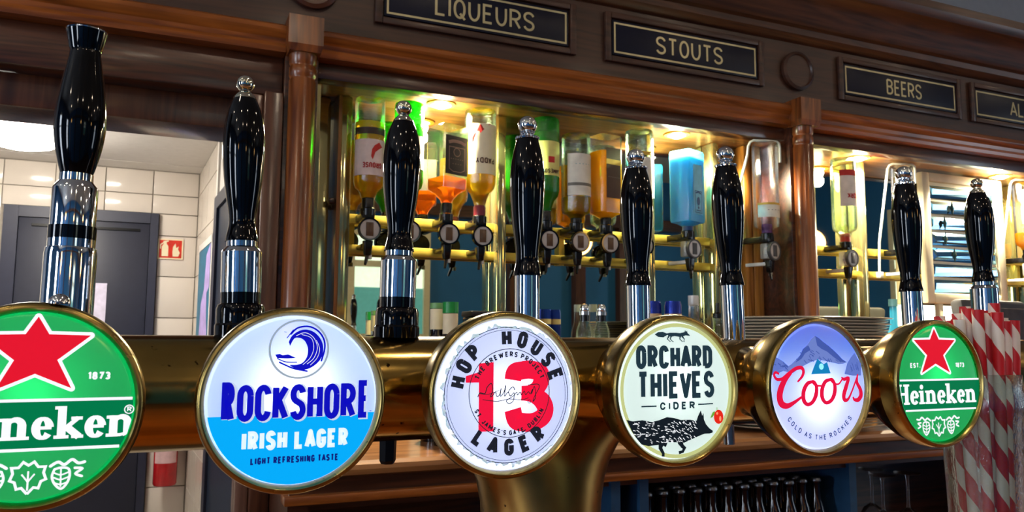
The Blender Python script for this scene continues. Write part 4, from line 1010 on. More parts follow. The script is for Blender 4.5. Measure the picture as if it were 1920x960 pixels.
def script(fl, g, ox=0, oy=0):
    def S_(pts, w): spline(fl, [cc(a + ox, b + oy) for a, b in pts], [x / 300.0 + g for x in w] if isinstance(w, list) else w / 300.0 + g, 6)
    S_([(300, 422), (284, 414), (276, 430), (290, 452), (318, 450), (352, 424), (392, 396), (424, 390), (436, 410), (428, 438), (404, 466)], [10, 12, 13, 14, 15, 17, 18, 18, 18, 15, 10])
    S_([(366, 418), (336, 452), (312, 500), (302, 548), (312, 588), (342, 600), (380, 582), (418, 556)], [18, 28, 34, 36, 34, 26, 18, 12])
    o1 = [(484, 470), (456, 480), (434, 520), (432, 570), (452, 596), (480, 584), (500, 548), (506, 505), (496, 474), (484, 470), (500, 490), (530, 494)]
    S_(o1, [14, 20, 24, 24, 18, 20, 24, 22, 16, 14, 10, 9])
    o2 = [(588, 460), (558, 470), (538, 510), (536, 560), (556, 590), (586, 578), (606, 540), (610, 496), (600, 464), (588, 460), (606, 482), (632, 486), (652, 462)]
    S_(o2, [14, 20, 24, 24, 18, 20, 24, 22, 16, 14, 10, 9, 9])
    S_([(652, 450), (664, 460), (690, 455), (676, 500), (660, 550), (664, 578), (684, 574), (708, 530), (740, 452), (746, 436)], [9, 16, 18, 24, 24, 20, 14, 10, 9, 8])
    S_([(744, 440), (740, 480), (758, 520), (760, 556), (742, 580), (720, 578), (714, 566)], [9, 18, 22, 24, 22, 14, 10])
fl = Flat(); script(fl, 0.0); pr(fl, 'lettering', printm('print_script_red', (224, 18, 62), 0.95), ln, F5)
fl = Flat(); arc_text(fl, 'COLD AS THE ROCKIES', -.02, .02, .825, 217, 321, .085, .016, .42, True, gw=.5); pr(fl, 'lettering', printm('print_slate', (70, 84, 130), 0.8), ln, F2)
star_badge(0.5936, -.10, 'round green badge with red star in front of the striped straws', True, False)
# ================================================================== STRAWS IN A GLASS
GX, GY = 0.682, 0.4965
gl = thing('straw_glass', (GX, GY, 1.20), 'tall clear bulged glass holding red and white striped straws', 'glass')
MB().lathe([(0, 0), (.0295, 0), (.0300, .006), (.0305, .06), (.0325, .13), (.0345, .150), (.0365, .160), (.0360, .168), (.0340, .176), (.0338, .1895), (.0330, .1905), (.0322, .1895), (.0322, .178), (.0340, .166), (.0335, .158), (.0312, .148), (.0290, .06), (.0280, .012), (0, .010)], 64).build('glass_wall', thin_glass('straw_glass_clear', (240, 246, 244), 0.05), gl, 40)
def straw_mat():
    m, nt, b = _nodes('striped_paper')
    tc = nt.nodes.new('ShaderNodeTexCoord'); sx = nt.nodes.new('ShaderNodeSeparateXYZ')
    at = nt.nodes.new('ShaderNodeMath'); at.operation = 'ARCTAN2'
    dv = nt.nodes.new('ShaderNodeMath'); dv.operation = 'DIVIDE'; dv.inputs[1].default_value = 2 * PI
    mu = nt.nodes.new('ShaderNodeMath'); mu.operation = 'MULTIPLY_ADD'; mu.inputs[1].default_value = 1 / 0.044
    fr = nt.nodes.new('ShaderNodeMath'); fr.operation = 'FRACT'
    gt = nt.nodes.new('ShaderNodeMath'); gt.operation = 'GREATER_THAN'; gt.inputs[1].default_value = 0.52
    mx = nt.nodes.new('ShaderNodeMix'); mx.data_type = 'RGBA'
    mx.inputs[6].default_value = rgb((190, 12, 26)); mx.inputs[7].default_value = rgb((226, 214, 200))
    nt.links.new(tc.outputs['Object'], sx.inputs[0]); nt.links.new(sx.outputs[1], at.inputs[0]); nt.links.new(sx.outputs[0], at.inputs[1])
    nt.links.new(at.outputs[0], dv.inputs[0]); nt.links.new(sx.outputs[2], mu.inputs[0]); nt.links.new(dv.outputs[0], mu.inputs[2])
    nt.links.new(mu.outputs[0], fr.inputs[0]); nt.links.new(fr.outputs[0], gt.inputs[0]); nt.links.new(gt.outputs[0], mx.inputs[0]); nt.links.new(mx.outputs[2], b.inputs['Base Color'])
    b.inputs['Roughness'].default_value = 0.55
    return m
M_STRAW = straw_mat()
SR = 0.0049
smesh = None
hexp = [(0, 0)] + [(1, math.radians(60 * i + 10)) for i in range(6)] + [(2 if i % 2 == 0 else math.sqrt(3), math.radians(30 * i + 10)) for i in range(12)]
rnd = random.Random(21)
for i, (rr, an) in enumerate(hexp):
    px, py = rr * 0.0101 * math.cos(an), rr * 0.0101 * math.sin(an)
    L_ = 0.228 + rnd.uniform(-.004, .008) + (0.006 if rr < 1.5 else 0)
    k = 1.475 + rnd.uniform(-.015, .015)
    b0 = Vector((GX + px, GY + py, 1.2125)); t0 = Vector((GX + px * k, GY + py * k, 1.2125 + 0.236))
    if smesh is None:
        o = MB().lathe([(SR * .86, 0), (SR, 0), (SR, .06), (SR, .12), (SR, .18), (SR, 0.238), (SR * .86, 0.238), (SR * .86, .12), (SR * .86, 0)], 18).build('paper_straw', M_STRAW, None, 40); smesh = o
    else: o = dup(smesh)
    tag(o, 'red and white striped paper straw standing in the bulged glass', 'straw', 'striped straws in the glass')
    o.location = b0; o.rotation_mode = 'QUATERNION'
    q = Vector((0, 0, 1)).rotation_difference((t0 - b0).normalized())
    o.rotation_quaternion = q @ Matrix.Rotation(rnd.uniform(0, 6.28), 3, 'Z').to_quaternion()
    o.scale = (1, 1, L_ / 0.238)
# ================================================================== PLATES ON THE BACK COUNTER
pm = None; z_ = 1.2045; rnd = random.Random(9)
M_PLATE = mat('white_china', (206, 200, 188), 0.18, 0.0, 0.02, coat=0.4)
PS = 0.0072
for i in range(36):
    if pm is None:
        o = MB().lathe([(0, .0), (.082, .0), (.086, .0012), (.1, .004), (.148, .0085), (.1545, .0105), (.156, .0120), (.1545, .0128), (.147, .0118), (.1, .0072), (.086, .0042), (0, .0042)], 56, (0, 0, 0), 'Z', 1.5, 0.98).build('oval_plate', M_PLATE, None, 40); pm = o
    else: o = dup(pm)
    o.location = (1.487 + rnd.uniform(-.006, .006) + (-.012 if i < 29 else .006), 1.545 + rnd.uniform(-.004, .004), z_ + PS * i + 0.0002 * i)
    tag(o, 'oval white china plate in the tall stack on the back counter', 'plate', 'stack of oval plates on the back counter')
# ================================================================== INVERTED SPIRIT BOTTLES AND OPTICS
BYY = 1.80
def curved_label(name, m, parent, r, a0, a1, z0, z1, n=16, sy=1.0):
    vs = []; fc = []
    for i in range(n + 1):
        a = math.radians(a0 + (a1 - a0) * i / n)
        vs += [(r * math.cos(a), r * math.sin(a), z0), (r * math.cos(a), r * math.sin(a), z1)]
    for i in range(n): fc.append((2 * i, 2 * i + 2, 2 * i + 3, 2 * i + 1))
    return mesh_obj(name, vs, fc, m, parent, 60)
def rounded_rect_loft(prof, seg=6):
    """prof rows: (half x, half y, corner radius, z)"""
    vs = []; rows = []
    for hx, hy, cr, z in prof:
        row = []
        cr = min(cr, hx, hy)
        for k, (sx, sy) in enumerate(((1, 1), (-1, 1), (-1, -1), (1, -1))):
            for i in range(seg + 1):
                a = math.radians(90 * k + 90 * i / seg)
                row.append((sx * (hx - cr) + cr * math.cos(a), sy * (hy - cr) + cr * math.sin(a), z))
        rows.append(row)
    n = len(rows[0]); fc = []
    for row in rows: vs += row
    for r in range(len(rows) - 1): fc += [(r * n + i, r * n + (i + 1) % n, (r + 1) * n + (i + 1) % n, (r + 1) * n + i) for i in range(n)]
    fc += [tuple(range(n)), tuple(range((len(rows) - 1) * n, len(rows) * n))]
    return vs, fc
def bottle(x, label, r, top, body, glass, liquid=None, level=None, square=None, seal=None, labels=(), word=None, rot=0.0, neck=0.0135, y=None):
    """upside-down bottle: base at z top, body ends at z body, neck runs down into the optic at 1.722"""
    z0 = 1.722
    e = thing('spirit_bottle', (x, y or BYY, z0), label, 'bottle', 'upside-down spirit bottles on optics')
    e.rotation_euler = (0, 0, rot)
    T = top - z0; B = body - z0
    if square is None:
        sh = min(0.05, B * 0.7)
        outer = [(neck, 0.0), (neck, max(B - sh, .004)), (neck * 1.25, B - sh * .75), (r * .62, B - sh * .38), (r * .92, B - sh * .12), (r, B + .008), (r, T - .008), (r * .96, T - .002), (r * .86, T), (r * .6, T - .006), (0, T - .010)]
        MB().lathe([(0, 0.0)] + outer, 40).build('glass', glass, e, 45)
        if liquid:
            lv = level - z0
            inner = [(0, .002), (neck * .86, .002), (neck * .86, max(B - sh, .006)), (neck * 1.15, B - sh * .75), (r * .56, B - sh * .38), (r * .86, B - sh * .12), (r * .94, B + .008), (r * .94, lv), (0, lv)]
            MB().lathe(inner, 36).build('liquid', liquid, e, 45)
    else:
        hx, hy, cr = square
        rows = [(neck, neck, neck, 0.0), (neck, neck, neck, B * .45), (neck * 1.2, neck * 1.2, neck * 1.1, B * .6), (hx * .75, hy * .75, hy * .5, B * .86), (hx * .97, hy * .97, cr * 1.2, B), (hx, hy, cr, B + .008), (hx, hy, cr, T - .006), (hx * .95, hy * .95, cr, T)]
        vs, fc = rounded_rect_loft(rows); mesh_obj('glass', vs, fc, glass, e, 35)
        if liquid:
            lv = level - z0
            rows = [(neck * .85,) * 3 + (.002,), (neck * .85,) * 3 + (B * .46,), (neck * 1.05, neck * 1.05, neck * .9, B * .62), (hx * .69, hy * .69, hy * .45, B * .87), (hx * .92, hy * .92, cr, B + .002), (hx * .94, hy * .94, cr, B + .01), (hx * .94, hy * .94, cr, lv)]
            vs, fc = rounded_rect_loft(rows); mesh_obj('liquid', vs, fc, liquid, e, 35)
    if seal: MB().lathe([(0, .0), (neck * 1.1, .0), (neck * 1.12, .022), (neck * 1.02, .026), (0, .026)], 24).build('neck_seal', seal, e, 40)
    for nm, m, z1, z2, half in labels:
        if square is None: curved_label(nm, m, e, r + .0006 + .0004 * (nm != 'label'), -90 - half, -90 + half, z1 - z0, z2 - z0)
        else:
            hx, hy, cr = square; d = .0008 + .0004 * (nm != 'label')
            w = hx * half / 90
            mesh_obj(nm, [(-w, -hy - d, z1 - z0), (w, -hy - d, z1 - z0), (w, -hy - d, z2 - z0), (-w, -hy - d, z2 - z0)], [(0, 1, 2, 3)], m, e)
    if word:
        s, hw, zc, h, m = word
        fl = Flat(); text(fl, s, -hw, hw, -h / 2, h, h * .2, .2, .3)
        if square is None: fl.build('label_text', m, e, 1, 0.0, 0, zc - z0, True, r + .0018)
        else: fl.build('label_text', m, e, 1, -square[1] - .0020, 0, zc - z0, True)
    return e
LQ_AMBER = liquid_mat('amber_spirit', (252, 214, 116), (236, 176, 14)); LQ_GOLD = liquid_mat('gold_spirit', (254, 226, 136), (250, 196, 20)); LQ_DARK = liquid_mat('dark_amber_spirit', (250, 190, 80), (216, 142, 20)); LQ_CLEAR = None
L_PINK = mat('label_pink_white', (226, 206, 202), 0.6); L_RED = mat('label_red', (186, 40, 36), 0.6); L_BROWN = mat('label_brown', (58, 42, 34), 0.6); L_BLACK = mat('label_black', (34, 26, 26), 0.6)
L_TXT = mat('label_text_grey', (120, 108, 110), 0.6); L_TXTR = mat('label_text_red', (170, 40, 44), 0.6); L_DARKBROWN = mat('label_dark_brown', (70, 40, 30), 0.6); L_STRIPE = mat('label_grey_stripe', (110, 106, 98), 0.6)
L_BLUE = mat('label_light_blue', (126, 206, 240), 0.5); L_DEEPBLUE = mat('label_deep_blue', (20, 80, 140), 0.5); L_GOLDEN = mat('label_gold', (200, 164, 70), 0.4, 0.4); L_PALE = mat('label_pale', (216, 210, 196), 0.6)
S_BLACK = M_BLACKPLASTIC; S_WINE = mat('seal_wine', (110, 20, 40), 0.4); S_PURPLE = mat('seal_purple', (92, 50, 110), 0.4); S_RED = mat('seal_red', (170, 40, 24), 0.4)
b1 = bottle(0.410, 'amber whisky bottle with pink and white bird label hanging upside down', .0355, 1.985, 1.776, M_GLASS, LQ_AMBER, 1.925, None, S_BLACK,
       (('label', L_PINK, 1.795, 1.880, 78), ('dark_band', L_BROWN, 1.892, 1.908, 80)), ('GROUSE', .024, 1.818, .013, L_TXTR))
z0 = 1.722; fl = Flat(); fl.poly([(.004, .012), (.016, .020), (.026, .010), (.016, .004), (.006, -.004), (.0, -.022), (-.004, -.014), (-.002, .002)])
fl.build('bird', L_RED, b1, 1, 0.0, 0, 1.853 - z0, False, .0375)
bottle(0.506, 'green glass whiskey bottle behind the tap with black spout', .0355, 1.985, 1.785, M_GREENGLASS, LQ_GOLD, 1.93, None, S_BLACK, (('label', M_LABELCREAM, 1.82, 1.90, 75),))
b3 = bottle(0.603, 'square whiskey bottle with black label and dark amber spirit', .036, 1.938, 1.780, M_GLASS, LQ_DARK, 1.808, (.0365, .0365, .006), S_BLACK,
       (('label', L_BLACK, 1.813, 1.908, 84),), None, math.radians(20))
fl = Flat(); fl.stroke([(-.024, -.020), (.024, -.020), (.024, .034), (.012, .040), (-.012, .040), (-.024, .034)], .002, True)
text(fl, '----', -.014, .014, .018, .006, .0014, .3); text(fl, '------', -.020, .020, .006, .006, .0014, .2); fl.ring(0, -.008, .010, .0018, 28); fl.stroke([(-.026, -.030), (-.013, -.034), (0, -.035), (.013, -.034), (.026, -.030)], .008)
fl.build('label_print', mat('label_print_tan', (150, 118, 108), 0.6), b3, 1, -.0390, 0, 1.860 - z0, True)
b4 = bottle(0.690, 'pale gold whiskey bottle with cream label and red sash', 0.0395, 1.990, 1.797, M_GLASSG, LQ_GOLD, 1.905, None, S_WINE, (('label', M_LABELCREAM, 1.822, 1.948, 66),), ('PADDY', .026, 1.855, .014, L_DARKBROWN))
fl = Flat(); fl.poly([(-.036, -.020), (-.016, .012), (.012, .016), (-.010, -.004), (-.036, -.034)]); fl.build('red_sash', L_RED, b4, 1, 0.0, 0, 1.932 - z0, False, .0412)
curved_label('neck_label', L_RED, b4, .0143, -160, -20, .034, .052)
bottle(0.872, 'green glass whiskey bottle with pale yellow label', .0355, 1.990, 1.792, M_GREENGLASS, LQ_GOLD, 1.95, None, S_BLACK, (('label', mat('label_yellow', (216, 206, 120), 0.6), 1.835, 1.925, 80), ('red_square', L_RED, 1.868, 1.884, 14)), ('JAMESON', .026, 1.846, .011, L_DARKBROWN))
bottle(0.961, 'nearly empty whiskey bottle with white label and grey stripe', .0385, 1.957, 1.750, M_GLASSG, LQ_AMBER, 1.788, None, S_BLACK, (('label', L_PALE, 1.790, 1.900, 62), ('grey_stripe', L_STRIPE, 1.815, 1.823, 60)), ('-----', .022, 1.872, .010, mat('label_text_teal', (150, 176, 172), 0.6)))
bottle(1.050, 'amber whiskey bottle with dark brown label and gold band', .037, 1.962, 1.752, M_GLASS, LQ_AMBER, 1.918, (.037, .032, .012), S_BLACK, (('label', L_DARKBROWN, 1.790, 1.925, 62), ('gold_band', L_GOLDEN, 1.880, 1.894, 62)), ('------', .020, 1.846, .007, L_TXT), math.radians(12))
bottle(1.158, 'clear glass bottle with pale label behind the cider badge tap', .0385, 1.990, 1.762, M_GLASSG, None, None, None, S_BLACK, (('label', L_PALE, 1.80, 1.91, 60), ('gold_band', L_GOLDEN, 1.915, 1.925, 50)))
b9 = bottle(1.314, 'bright blue square gin bottle on its optic', .04, 1.946, 1.745, M_BLUEGLASS, liquid_mat('blue_gin', (186, 240, 255), (60, 212, 244)), 1.925, (.0415, .034, .008), mat('seal_blue', (20, 60, 110), 0.4), (('label', L_BLUE, 1.765, 1.905, 50),), None, math.radians(22))
fl = Flat(); fl.stroke([(-.017, -.030), (.017, -.030), (.017, .030), (-.017, .030)], .0018, True); fl.disc(0, .002, .008, 18, .012); fl.disc(0, -.016, .004, 12); fl.stroke([(-.013, .024), (0, .028), (.013, .024)], .004); fl.stroke([(-.012, -.024), (.012, -.024)], .003)
fl.build('label_print', L_DEEPBLUE, b9, 1, -.0362, 0, 1.800 - z0)
bottle(1.548, 'empty clear rum bottle with gold-edged low label by the column', .036, 1.985, 1.742, M_GLASS, None, None, None, S_PURPLE, (('label', L_PALE, 1.765, 1.80, 80), ('gold_band', L_GOLDEN, 1.80, 1.806, 80)), ('-----', .024, 1.785, .009, L_TXT), y=1.747)
bottle(1.902, 'clear gin bottle with white label and red cap band beyond the column', .0365, 1.985, 1.762, M_GLASSG, None, None, None, S_RED, (('label', mat('label_white', (226, 222, 216), 0.6), 1.83, 1.93, 62), ('red_band', L_RED, 1.925, 1.943, 62)), ('CORK', .020, 1.862, .016, L_TXTR))
bottle(2.16, 'clear bottle partly behind the crowned tap near the faceted mirror panel', .034, 1.985, 1.762, M_GLASS, None, None, None, S_BLACK, (('label', L_PALE, 1.80, 1.88, 50),))
bottle(2.760, 'amber bottle with white and red label in a pale bracket at the far end', .036, 1.980, 1.762, M_GLASS, LQ_AMBER, 1.80, None, S_BLACK, (('label', L_PALE, 1.83, 1.95, 70), ('red_band', L_RED, 1.88, 1.90, 70)))
# optics
M_OPTFACE = mat('optic_face', (176, 170, 168), 0.25); M_OPTWIN = mat('optic_window', (88, 66, 50), 0.2); M_OPTCLEAR = mat('optic_clear', (216, 216, 210), 0.1)
def optic(x, clear, label, turn=0.0):
    e = thing('spirit_optic', (x, BYY if abs(x - 1.548) > .001 else 1.747, 1.67), label, 'optic', 'measuring optics on the brass bars')
    e.rotation_euler = (0, 0, turn)
    MB().lathe([(0, .034), (.017, .034), (.018, .050), (.0155, .0525), (0, .0525)], 24).box(-.014, .014, -.014, .069, .026, .044, .002).build('neck_clamp', M_BLACKPLASTIC, e, 30)
    MB().lathe([(0, -.004), (.022, -.004), (.022, .010), (.0, .010)], 32, (0, -.014, 0), 'Y').box(-.010, .010, -.01, .069, -.040, -.030, .002).build('body', M_BLACKPLASTIC if not clear else M_OPTCLEAR, e, 30)
    MB().lathe([(.0225, -.012), (.0265, -.012), (.0268, -.008), (.0268, -.002), (.0225, -.002), (.0225, -.012)], 40, (0, -.014, 0), 'Y').build('rim', M_BLACKGLOSS if not clear else M_GREY, e, 35)
    MB().lathe([(0, -.0105), (.0225, -.0105), (.0225, -.006), (0, -.006)], 40, (0, -.014, 0), 'Y').build('dial', M_OPTFACE, e, 35)
    MB().box(-.0085, .0085, -.0260, -.0245, -.016, .016, .0004).build('measure_window', M_OPTWIN if not clear else M_GREY, e, 30)
    vs, fc = rounded_rect_loft([(.011, .011, .004, -.026), (.010, .010, .004, -.040), (.0075, .0075, .003, -.058), (.006, .006, .003, -.060)]); o = mesh_obj('lower_body', [(a, b - .006, c) for a, b, c in vs], fc, M_BLACKPLASTIC, e, 35)
    MB().tube([(.0, -.006, -.058), (-.004, -.012, -.072), (-.007, -.016, -.082)], [.0045, .004, .003], 8).build('press_bar', M_BLACKPLASTIC, e, 40)
    MB().lathe([(0, -.058), (.0055, -.058), (.005, -.068), (0, -.068)], 14, (.006, -.004, 0)).build('nozzle', M_OPTCLEAR, e, 35)
    if abs(x - 1.548) < .001: MB().box(-.009, .009, .060, .128, .028, .042, .002).build('arm', M_BLACKPLASTIC, e, 30)
    if clear:
        MB().box(-.020, -.004, -.012, .012, -.022, .022, .004).build('clear_chamber', thin_glass('optic_chamber', (240, 240, 236), 0.15, density=0.3), e, 30)
for x, c, t, lb in ((.410, 0, 0, 'black optic with round grey dial under the bird label bottle'), (.506, 0, 0, 'black optic with round grey dial partly behind the tap with black spout'), (.603, 0, 0, 'black optic with round grey dial under the square black label bottle'), (.690, 0, 0, 'black optic with round grey dial under the red sash bottle'),
                 (.872, 0, 0, 'black optic with round grey dial under the yellow label green bottle'), (.961, 0, 0, 'black optic with round grey dial under the nearly empty white label bottle'), (1.050, 0, 0, 'black optic with round grey dial under the brown label bottle'), (1.158, 0, 0, 'black optic with round grey dial under the pale label clear bottle'),
                 (1.314, 1, .18, 'clear optic with round chrome dial under the blue gin bottle'), (1.548, 1, .25, 'clear optic with round chrome dial under the empty rum bottle'), (1.902, 1, .12, 'clear optic with round chrome dial under the red-capped gin bottle'), (2.16, 1, .1, 'clear optic beside the faceted mirror panel'), (2.760, 1, .1, 'clear optic under the far amber bottle')):
    optic(x, c, lb, t)
# pale wire brackets that hook over three bottles
M_HOOK = mat('pale_bracket', (226, 232, 220), 0.3, 0.2)
for x, lb in ((1.548, 'pale bent bracket hooked over the empty rum bottle'), (2.16, 'pale bent bracket beside the faceted mirror panel'), (2.760, 'pale bent bracket around the far amber bottle')):
    e = thing('bottle_bracket', (x, BYY if abs(x - 1.548) > .001 else 1.747, 1.62), lb, 'bracket', 'bottle brackets')
    yb = 1.869 - e.location.y                # face of the brass bar the foot clamps on
    p = [(-.050, yb - .007, .0), (-.049, yb - .012, .12), (-.0455, .02, .33), (-.045, .016, .355), (-.043, .010, .366), (-.036, .004, .3705), (0, -.006, .371), (.036, -.012, .3705), (.043, -.012, .366), (.045, -.012, .355), (.045, -.012, .31)]
    MB().tube(p, .004, 10).build('bent_rod', M_HOOK, e, 40)
    box('foot', -.058, -.042, yb - .018, yb, .002, .022, M_HOOK, e, .002)
# ================================================================== THINGS STANDING ON THE BACK COUNTER
CT = 1.204
def stand_bottle(x, y, prof, m, label, cat='bottle', parts=(), group=None, name='bottle'):
    e = thing(name, (x, y, CT), label, cat, group)
    MB().lathe(prof, 32).build('body', m, e, 40)
    for nm, pf, pm_ in parts: MB().lathe(pf, 28).build(nm, pm_, e, 40)
    return e
M_DARKGLASS = mat('dark_bottle_glass', (18, 10, 14), 0.08, coat=0.5)
pfd = [(0, 0), (.031, 0), (.032, .005), (.032, .17), (.028, .195), (.018, .215), (.0145, .225), (.0145, .262), (0, .262)]
gcap = mat('green_cap', (24, 140, 60), 0.35); gcap2 = mat('pale_green_cap', (110, 160, 100), 0.4)
stand_bottle(.5270, 1.625, pfd, M_DARKGLASS, 'dark wine bottle with muted pale green cap on the back counter', 'bottle', (('cap', [(0, .280), (.0155, .280), (.0155, .292), (0, .292)], gcap2), ('neck_label', [(.0150, .235), (.0152, .235), (.0152, .279), (.0150, .279)], M_LABELCREAM)), None, 'wine_bottle')
stand_bottle(.5310, 1.548, pfd[:-3] + [(.0150, .225), (.0150, .262), (0, .262)], M_DARKGLASS, 'dark wine bottle with bright green cap on the back counter', 'bottle', (('cap', [(0, .268), (.0165, .268), (.0165, .291), (0, .291)], gcap), ('neck_label', [(.0155, .225), (.0158, .225), (.0158, .267), (.0155, .267)], M_LABELCREAM)), None, 'wine_bottle')
tb = thing('black_caddy', (.607, 1.58, CT), 'square black box on the back counter beside the green-capped bottles', 'box')
MB().box(-.028, .028, -.03, .03, 0, .262, .004).build('body', M_BLACKPLASTIC, tb, 30); MB().box(-.030, .030, -.032, .032, .2625, .274, .003).build('lid', M_DGREY, tb, 30)
pfj = [(0, 0), (.020, 0), (.0215, .01), (.0215, .19), (.019, .235), (.0135, .25), (.013, .256), (0, .256)]
for x, lb in ((.864, 'small clear cruet with chrome top, the one nearer the black box'), (.908, 'small clear cruet with chrome top, the one nearer the blue cans')):
    stand_bottle(x, 1.58, pfj, M_GLASSG, lb, 'cruet', (('collar', [(0, .256), (.0105, .256), (.0105, .270), (0, .270)], M_BLACKPLASTIC), ('ring', [(0, .2705), (.0125, .2705), (.0125, .279), (0, .279)], M_STEEL), ('cap', [(0, .2795), (.010, .2795), (.0115, .286), (.007, .295), (0, .296)], M_CHROME), ('salt', [(0, .012), (.0195, .012), (.0195, .215), (0, .215)], mat('cruet_fill', (214, 190, 178), 0.6))), 'cruets on the back counter', 'cruet')
M_CANBLUE = mat('can_blue', (26, 50, 150), 0.25, 0.5); M_CANSTRIPE = mat('can_tan', (190, 160, 120), 0.4)
for k, (x, y) in enumerate(((1.062, 1.60), (1.106, 1.58))):
    for j in range(2):
        e = thing('drink_can', (x, y, CT + .1552 * j), ('upper' if j else 'lower') + ' blue drink can with a tan stripe, in the stack nearer the ' + ('cruets' if k == 0 else 'slim clear bottles'), 'can', 'blue cans stacked on the back counter')
        MB().lathe([(0, 0), (.0185, 0), (.0205, .006), (.0205, .142), (.0185, .150), (.0185, .152), (.0165, .152), (.0165, .149), (0, .149)], 32).build('body', M_CANBLUE, e, 40)
        MB().lathe([(.0206, .106), (.0208, .106), (.0208, .122), (.0206, .122), (.0206, .106)], 32).build('stripe', M_CANSTRIPE, e, 40)
        MB().lathe([(0, .1492), (.0163, .1492), (.0163, .1505), (0, .1505)], 28).build('lid', M_STEEL, e, 40)
pfc = [(0, 0), (.024, 0), (.025, .006), (.025, .21), (.021, .245), (.0125, .27), (.0115, .30), (0, .30)]
for x, y, h in ((1.180, 1.60, 0), (1.212, 1.64, .004)):
    stand_bottle(x, y, pfc, M_GLASS, 'slim clear bottle with white screw cap, the one ' + ('nearer the blue cans' if x < 1.2 else 'nearer the decanter'), 'bottle', (('cap', [(0, .3005), (.0128, .3005), (.0128, .324), (0, .324)], M_OPTCLEAR), ('label', [(.0252, .05), (.0254, .05), (.0254, .20), (.0252, .20)], mat('label_aqua', (150, 196, 190), 0.5))), 'slim clear bottles on the back counter', 'clear_bottle')
stand_bottle(1.394, 1.78, [(0, 0), (.034, 0), (.035, .006), (.035, .18), (.026, .225), (.0125, .25), (.0115, .275), (0, .275)], M_GLASSG, 'round-shouldered clear decanter with black pourer on the back counter', 'decanter', (('pourer', [(0, .2755), (.0125, .2755), (.0125, .288), (.006, .292), (.005, .318), (0, .319)], M_BLACKPLASTIC),), None, 'decanter')
stand_bottle(1.93, 1.66, [(0, 0), (.03, 0), (.031, .006), (.031, .19), (.02, .23), (.010, .26), (.0095, .315), (0, .315)], M_BLUEGLASS, 'slim turquoise glass bottle behind the plates on the back counter', 'bottle', (('cap', [(0, .3155), (.012, .3155), (.012, .336), (0, .336)], mat('cap_aqua', (150, 230, 225), 0.2)),), None, 'turquoise_bottle')
# framed panel of bevelled mirror strips
fp = thing('bevelled_panel', (2.505, 1.85, CT), 'cream framed panel of faceted mirror strips with dark diamonds', 'mirror')
X0, X1, Z0, Z1 = -.205, .195, .34, .785
for a, b, c, d in ((X0, X0 + .035, Z0, Z1), (X1 - .035, X1, Z0, Z1), (X0 + .035, X1 - .035, Z0, Z0 + .035), (X0 + .035, X1 - .035, Z1 - .03, Z1)): box('frame', a, b, -.012, .012, c, d, M_CREAM, fp, .004)
box('backing', X0 + .03, X1 - .03, .0, .010, Z0 + .03, Z1 - .02, M_CREAM, fp)
for x in (-.15, .13): box('leg', x, x + .02, -.008, .010, 0.0, Z0, M_CREAM, fp, .002)
NS = 7; hs = (Z1 - Z0 - .07) / NS
rnd = random.Random(2)
for k in range(NS):
    za = Z0 + .037 + hs * k; zb = za + hs - .010
    xa, xb = X0 + .038, X1 - .038; bw = .012; ti = rnd.uniform(-.006, .006)
    vs = [(xa, -.002, za), (xb, -.002, za), (xb, -.002, zb), (xa, -.002, zb), (xa + bw, -.009 + ti, za + bw), (xb - bw, -.009 - ti * .6, za + bw), (xb - bw, -.009 - ti * .3, zb - bw), (xa + bw, -.009 + ti * .5, zb - bw)]
    mesh_obj('mirror_strip', vs, [(4, 5, 6, 7), (0, 1, 5, 4), (1, 2, 6, 5), (2, 3, 7, 6), (3, 0, 4, 7)], mat('pale_mirror', (150, 200, 222), 0.14, 1.0, 0.0), fp)
for k, x in ((5, -.07), (4, -.11), (3, -.11), (2, -.07)):
    zc = Z0 + .037 + hs * k + hs / 2 - .005
    mesh_obj('diamond', [(x - .011, -.014, zc), (x, -.014, zc - .026), (x + .011, -.014, zc), (x, -.014, zc + .026), (x, -.019, zc)], [(0, 1, 4), (1, 2, 4), (2, 3, 4), (3, 0, 4)], mat('diamond_glass', (40, 66, 72), 0.08, 0.6), fp)
# till
tl = thing('till_screen', (2.29, 1.60, CT), 'dark grey till screen on the back counter below the faceted mirror panel', 'till')
vs, fc = rounded_rect_loft([(.10, .08, .02, 0), (.10, .08, .02, .03), (.04, .03, .015, .05), (.04, .03, .015, .18)]); mesh_obj('stand', vs, fc, M_DGREY, tl, 35)
sc_ = MB().box(-.170, .170, -.020, .020, .0, .19, .012).build('housing', M_GREY, tl, 30); sc_.location = (0, 0, .150); sc_.rotation_euler = (-.12, 0, .10)
sp = MB().box(-.135, .150, -.004, .0, .015, .165, .002).build('screen', mat('till_glass', (88, 82, 80), 0.15), tl, 30); sp.location = (0.002, -.0225, .1515); sp.rotation_euler = (-.12, 0, .10)
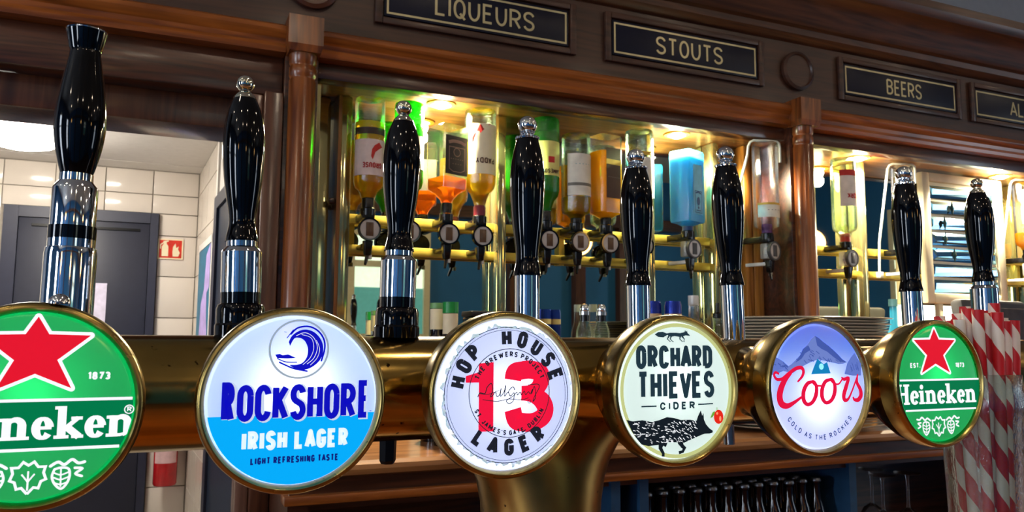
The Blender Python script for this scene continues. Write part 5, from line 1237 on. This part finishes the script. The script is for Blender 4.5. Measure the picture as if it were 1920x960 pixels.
# ================================================================== MIXER BOTTLES AND GLASSES BELOW THE COUNTER
mixer = None; kids = []
M_CAPM = mat('crown_cap', (120, 124, 132), 0.3, 0.8); M_MIXLAB = mat('mixer_label', (176, 96, 92), 0.6); M_MIXRED = mat('mixer_label_red', (170, 16, 22), 0.6)
pos = [(0.976 + .0445 * i, 1.505 + (.004 if i % 3 else 0), 0) for i in range(12)] + [(0.995 + .0445 * i, 1.553, 1) for i in range(11)]
for i, (x, y, r) in enumerate(pos):
    if mixer is None:
        e = thing('mixer_bottle', (x, y, .882), 'small dark mixer bottle with crown cap in the front row on the undercounter shelf', 'bottle', 'mixer bottles on the undercounter shelf')
        kids = [MB().lathe([(0, 0), (.020, 0), (.021, .004), (.021, .115), (.018, .135), (.0105, .160), (.0100, .19), (.012, .192), (.012, .196), (0, .196)], 24).build('body', M_DARKGLASS, e, 40),
                MB().lathe([(0, .1962), (.0132, .1962), (.0132, .200), (.011, .204), (0, .204)], 18).build('cap', M_CAPM, e, 40),
                MB().lathe([(.0212, .075), (.0214, .075), (.0214, .118), (.0212, .118), (.0212, .075)], 24).build('label', M_MIXLAB, e, 40)]
        mixer = e
    else:
        c = dup(mixer, None, (x, y, .882))
        if r: c['label'] = 'small dark mixer bottle with crown cap in the hidden rear row of the undercounter shelf'
        for q in kids: dup(q, c)
wg = None
for x, y in ((1.70, 1.52), (1.79, 1.52), (2.14, 1.52), (2.23, 1.56), (1.000, 1.72), (1.75, 1.60)):
    if wg is None:
        wg = thing('wine_glass', (x, y, .882), 'clear stemmed wine glass standing upside down on the undercounter shelf', 'wine glass', 'upturned wine glasses under the counter')
        wk = [MB().lathe([(.030, 0), (.0315, 0), (.038, .035), (.036, .065), (.022, .092), (.006, .104), (.0045, .104), (.021, .091), (.035, .064), (.0368, .035), (.030, 0)], 32).build('bowl', M_GLASS, wg, 40),
              MB().lathe([(0, .1035), (.0055, .1035), (.004, .115), (.0036, .175), (.0055, .187), (0, .187)], 16).build('stem', M_GLASS, wg, 40),
              MB().lathe([(0, .1872), (.010, .1872), (.032, .192), (.033, .194), (0, .195)], 32).build('foot', M_GLASS, wg, 40)]
    else:
        c = dup(wg, None, (x, y, .882))
        for q in wk: dup(q, c)
scene.cycles.max_bounces = 10; scene.cycles.transparent_max_bounces = 24; scene.cycles.glossy_bounces = 6; scene.cycles.transmission_bounces = 8
scene.cycles.sample_clamp_indirect = 6.0; scene.cycles.caustics_reflective = False; scene.cycles.caustics_refractive = False
scene.cycles.use_denoising = True
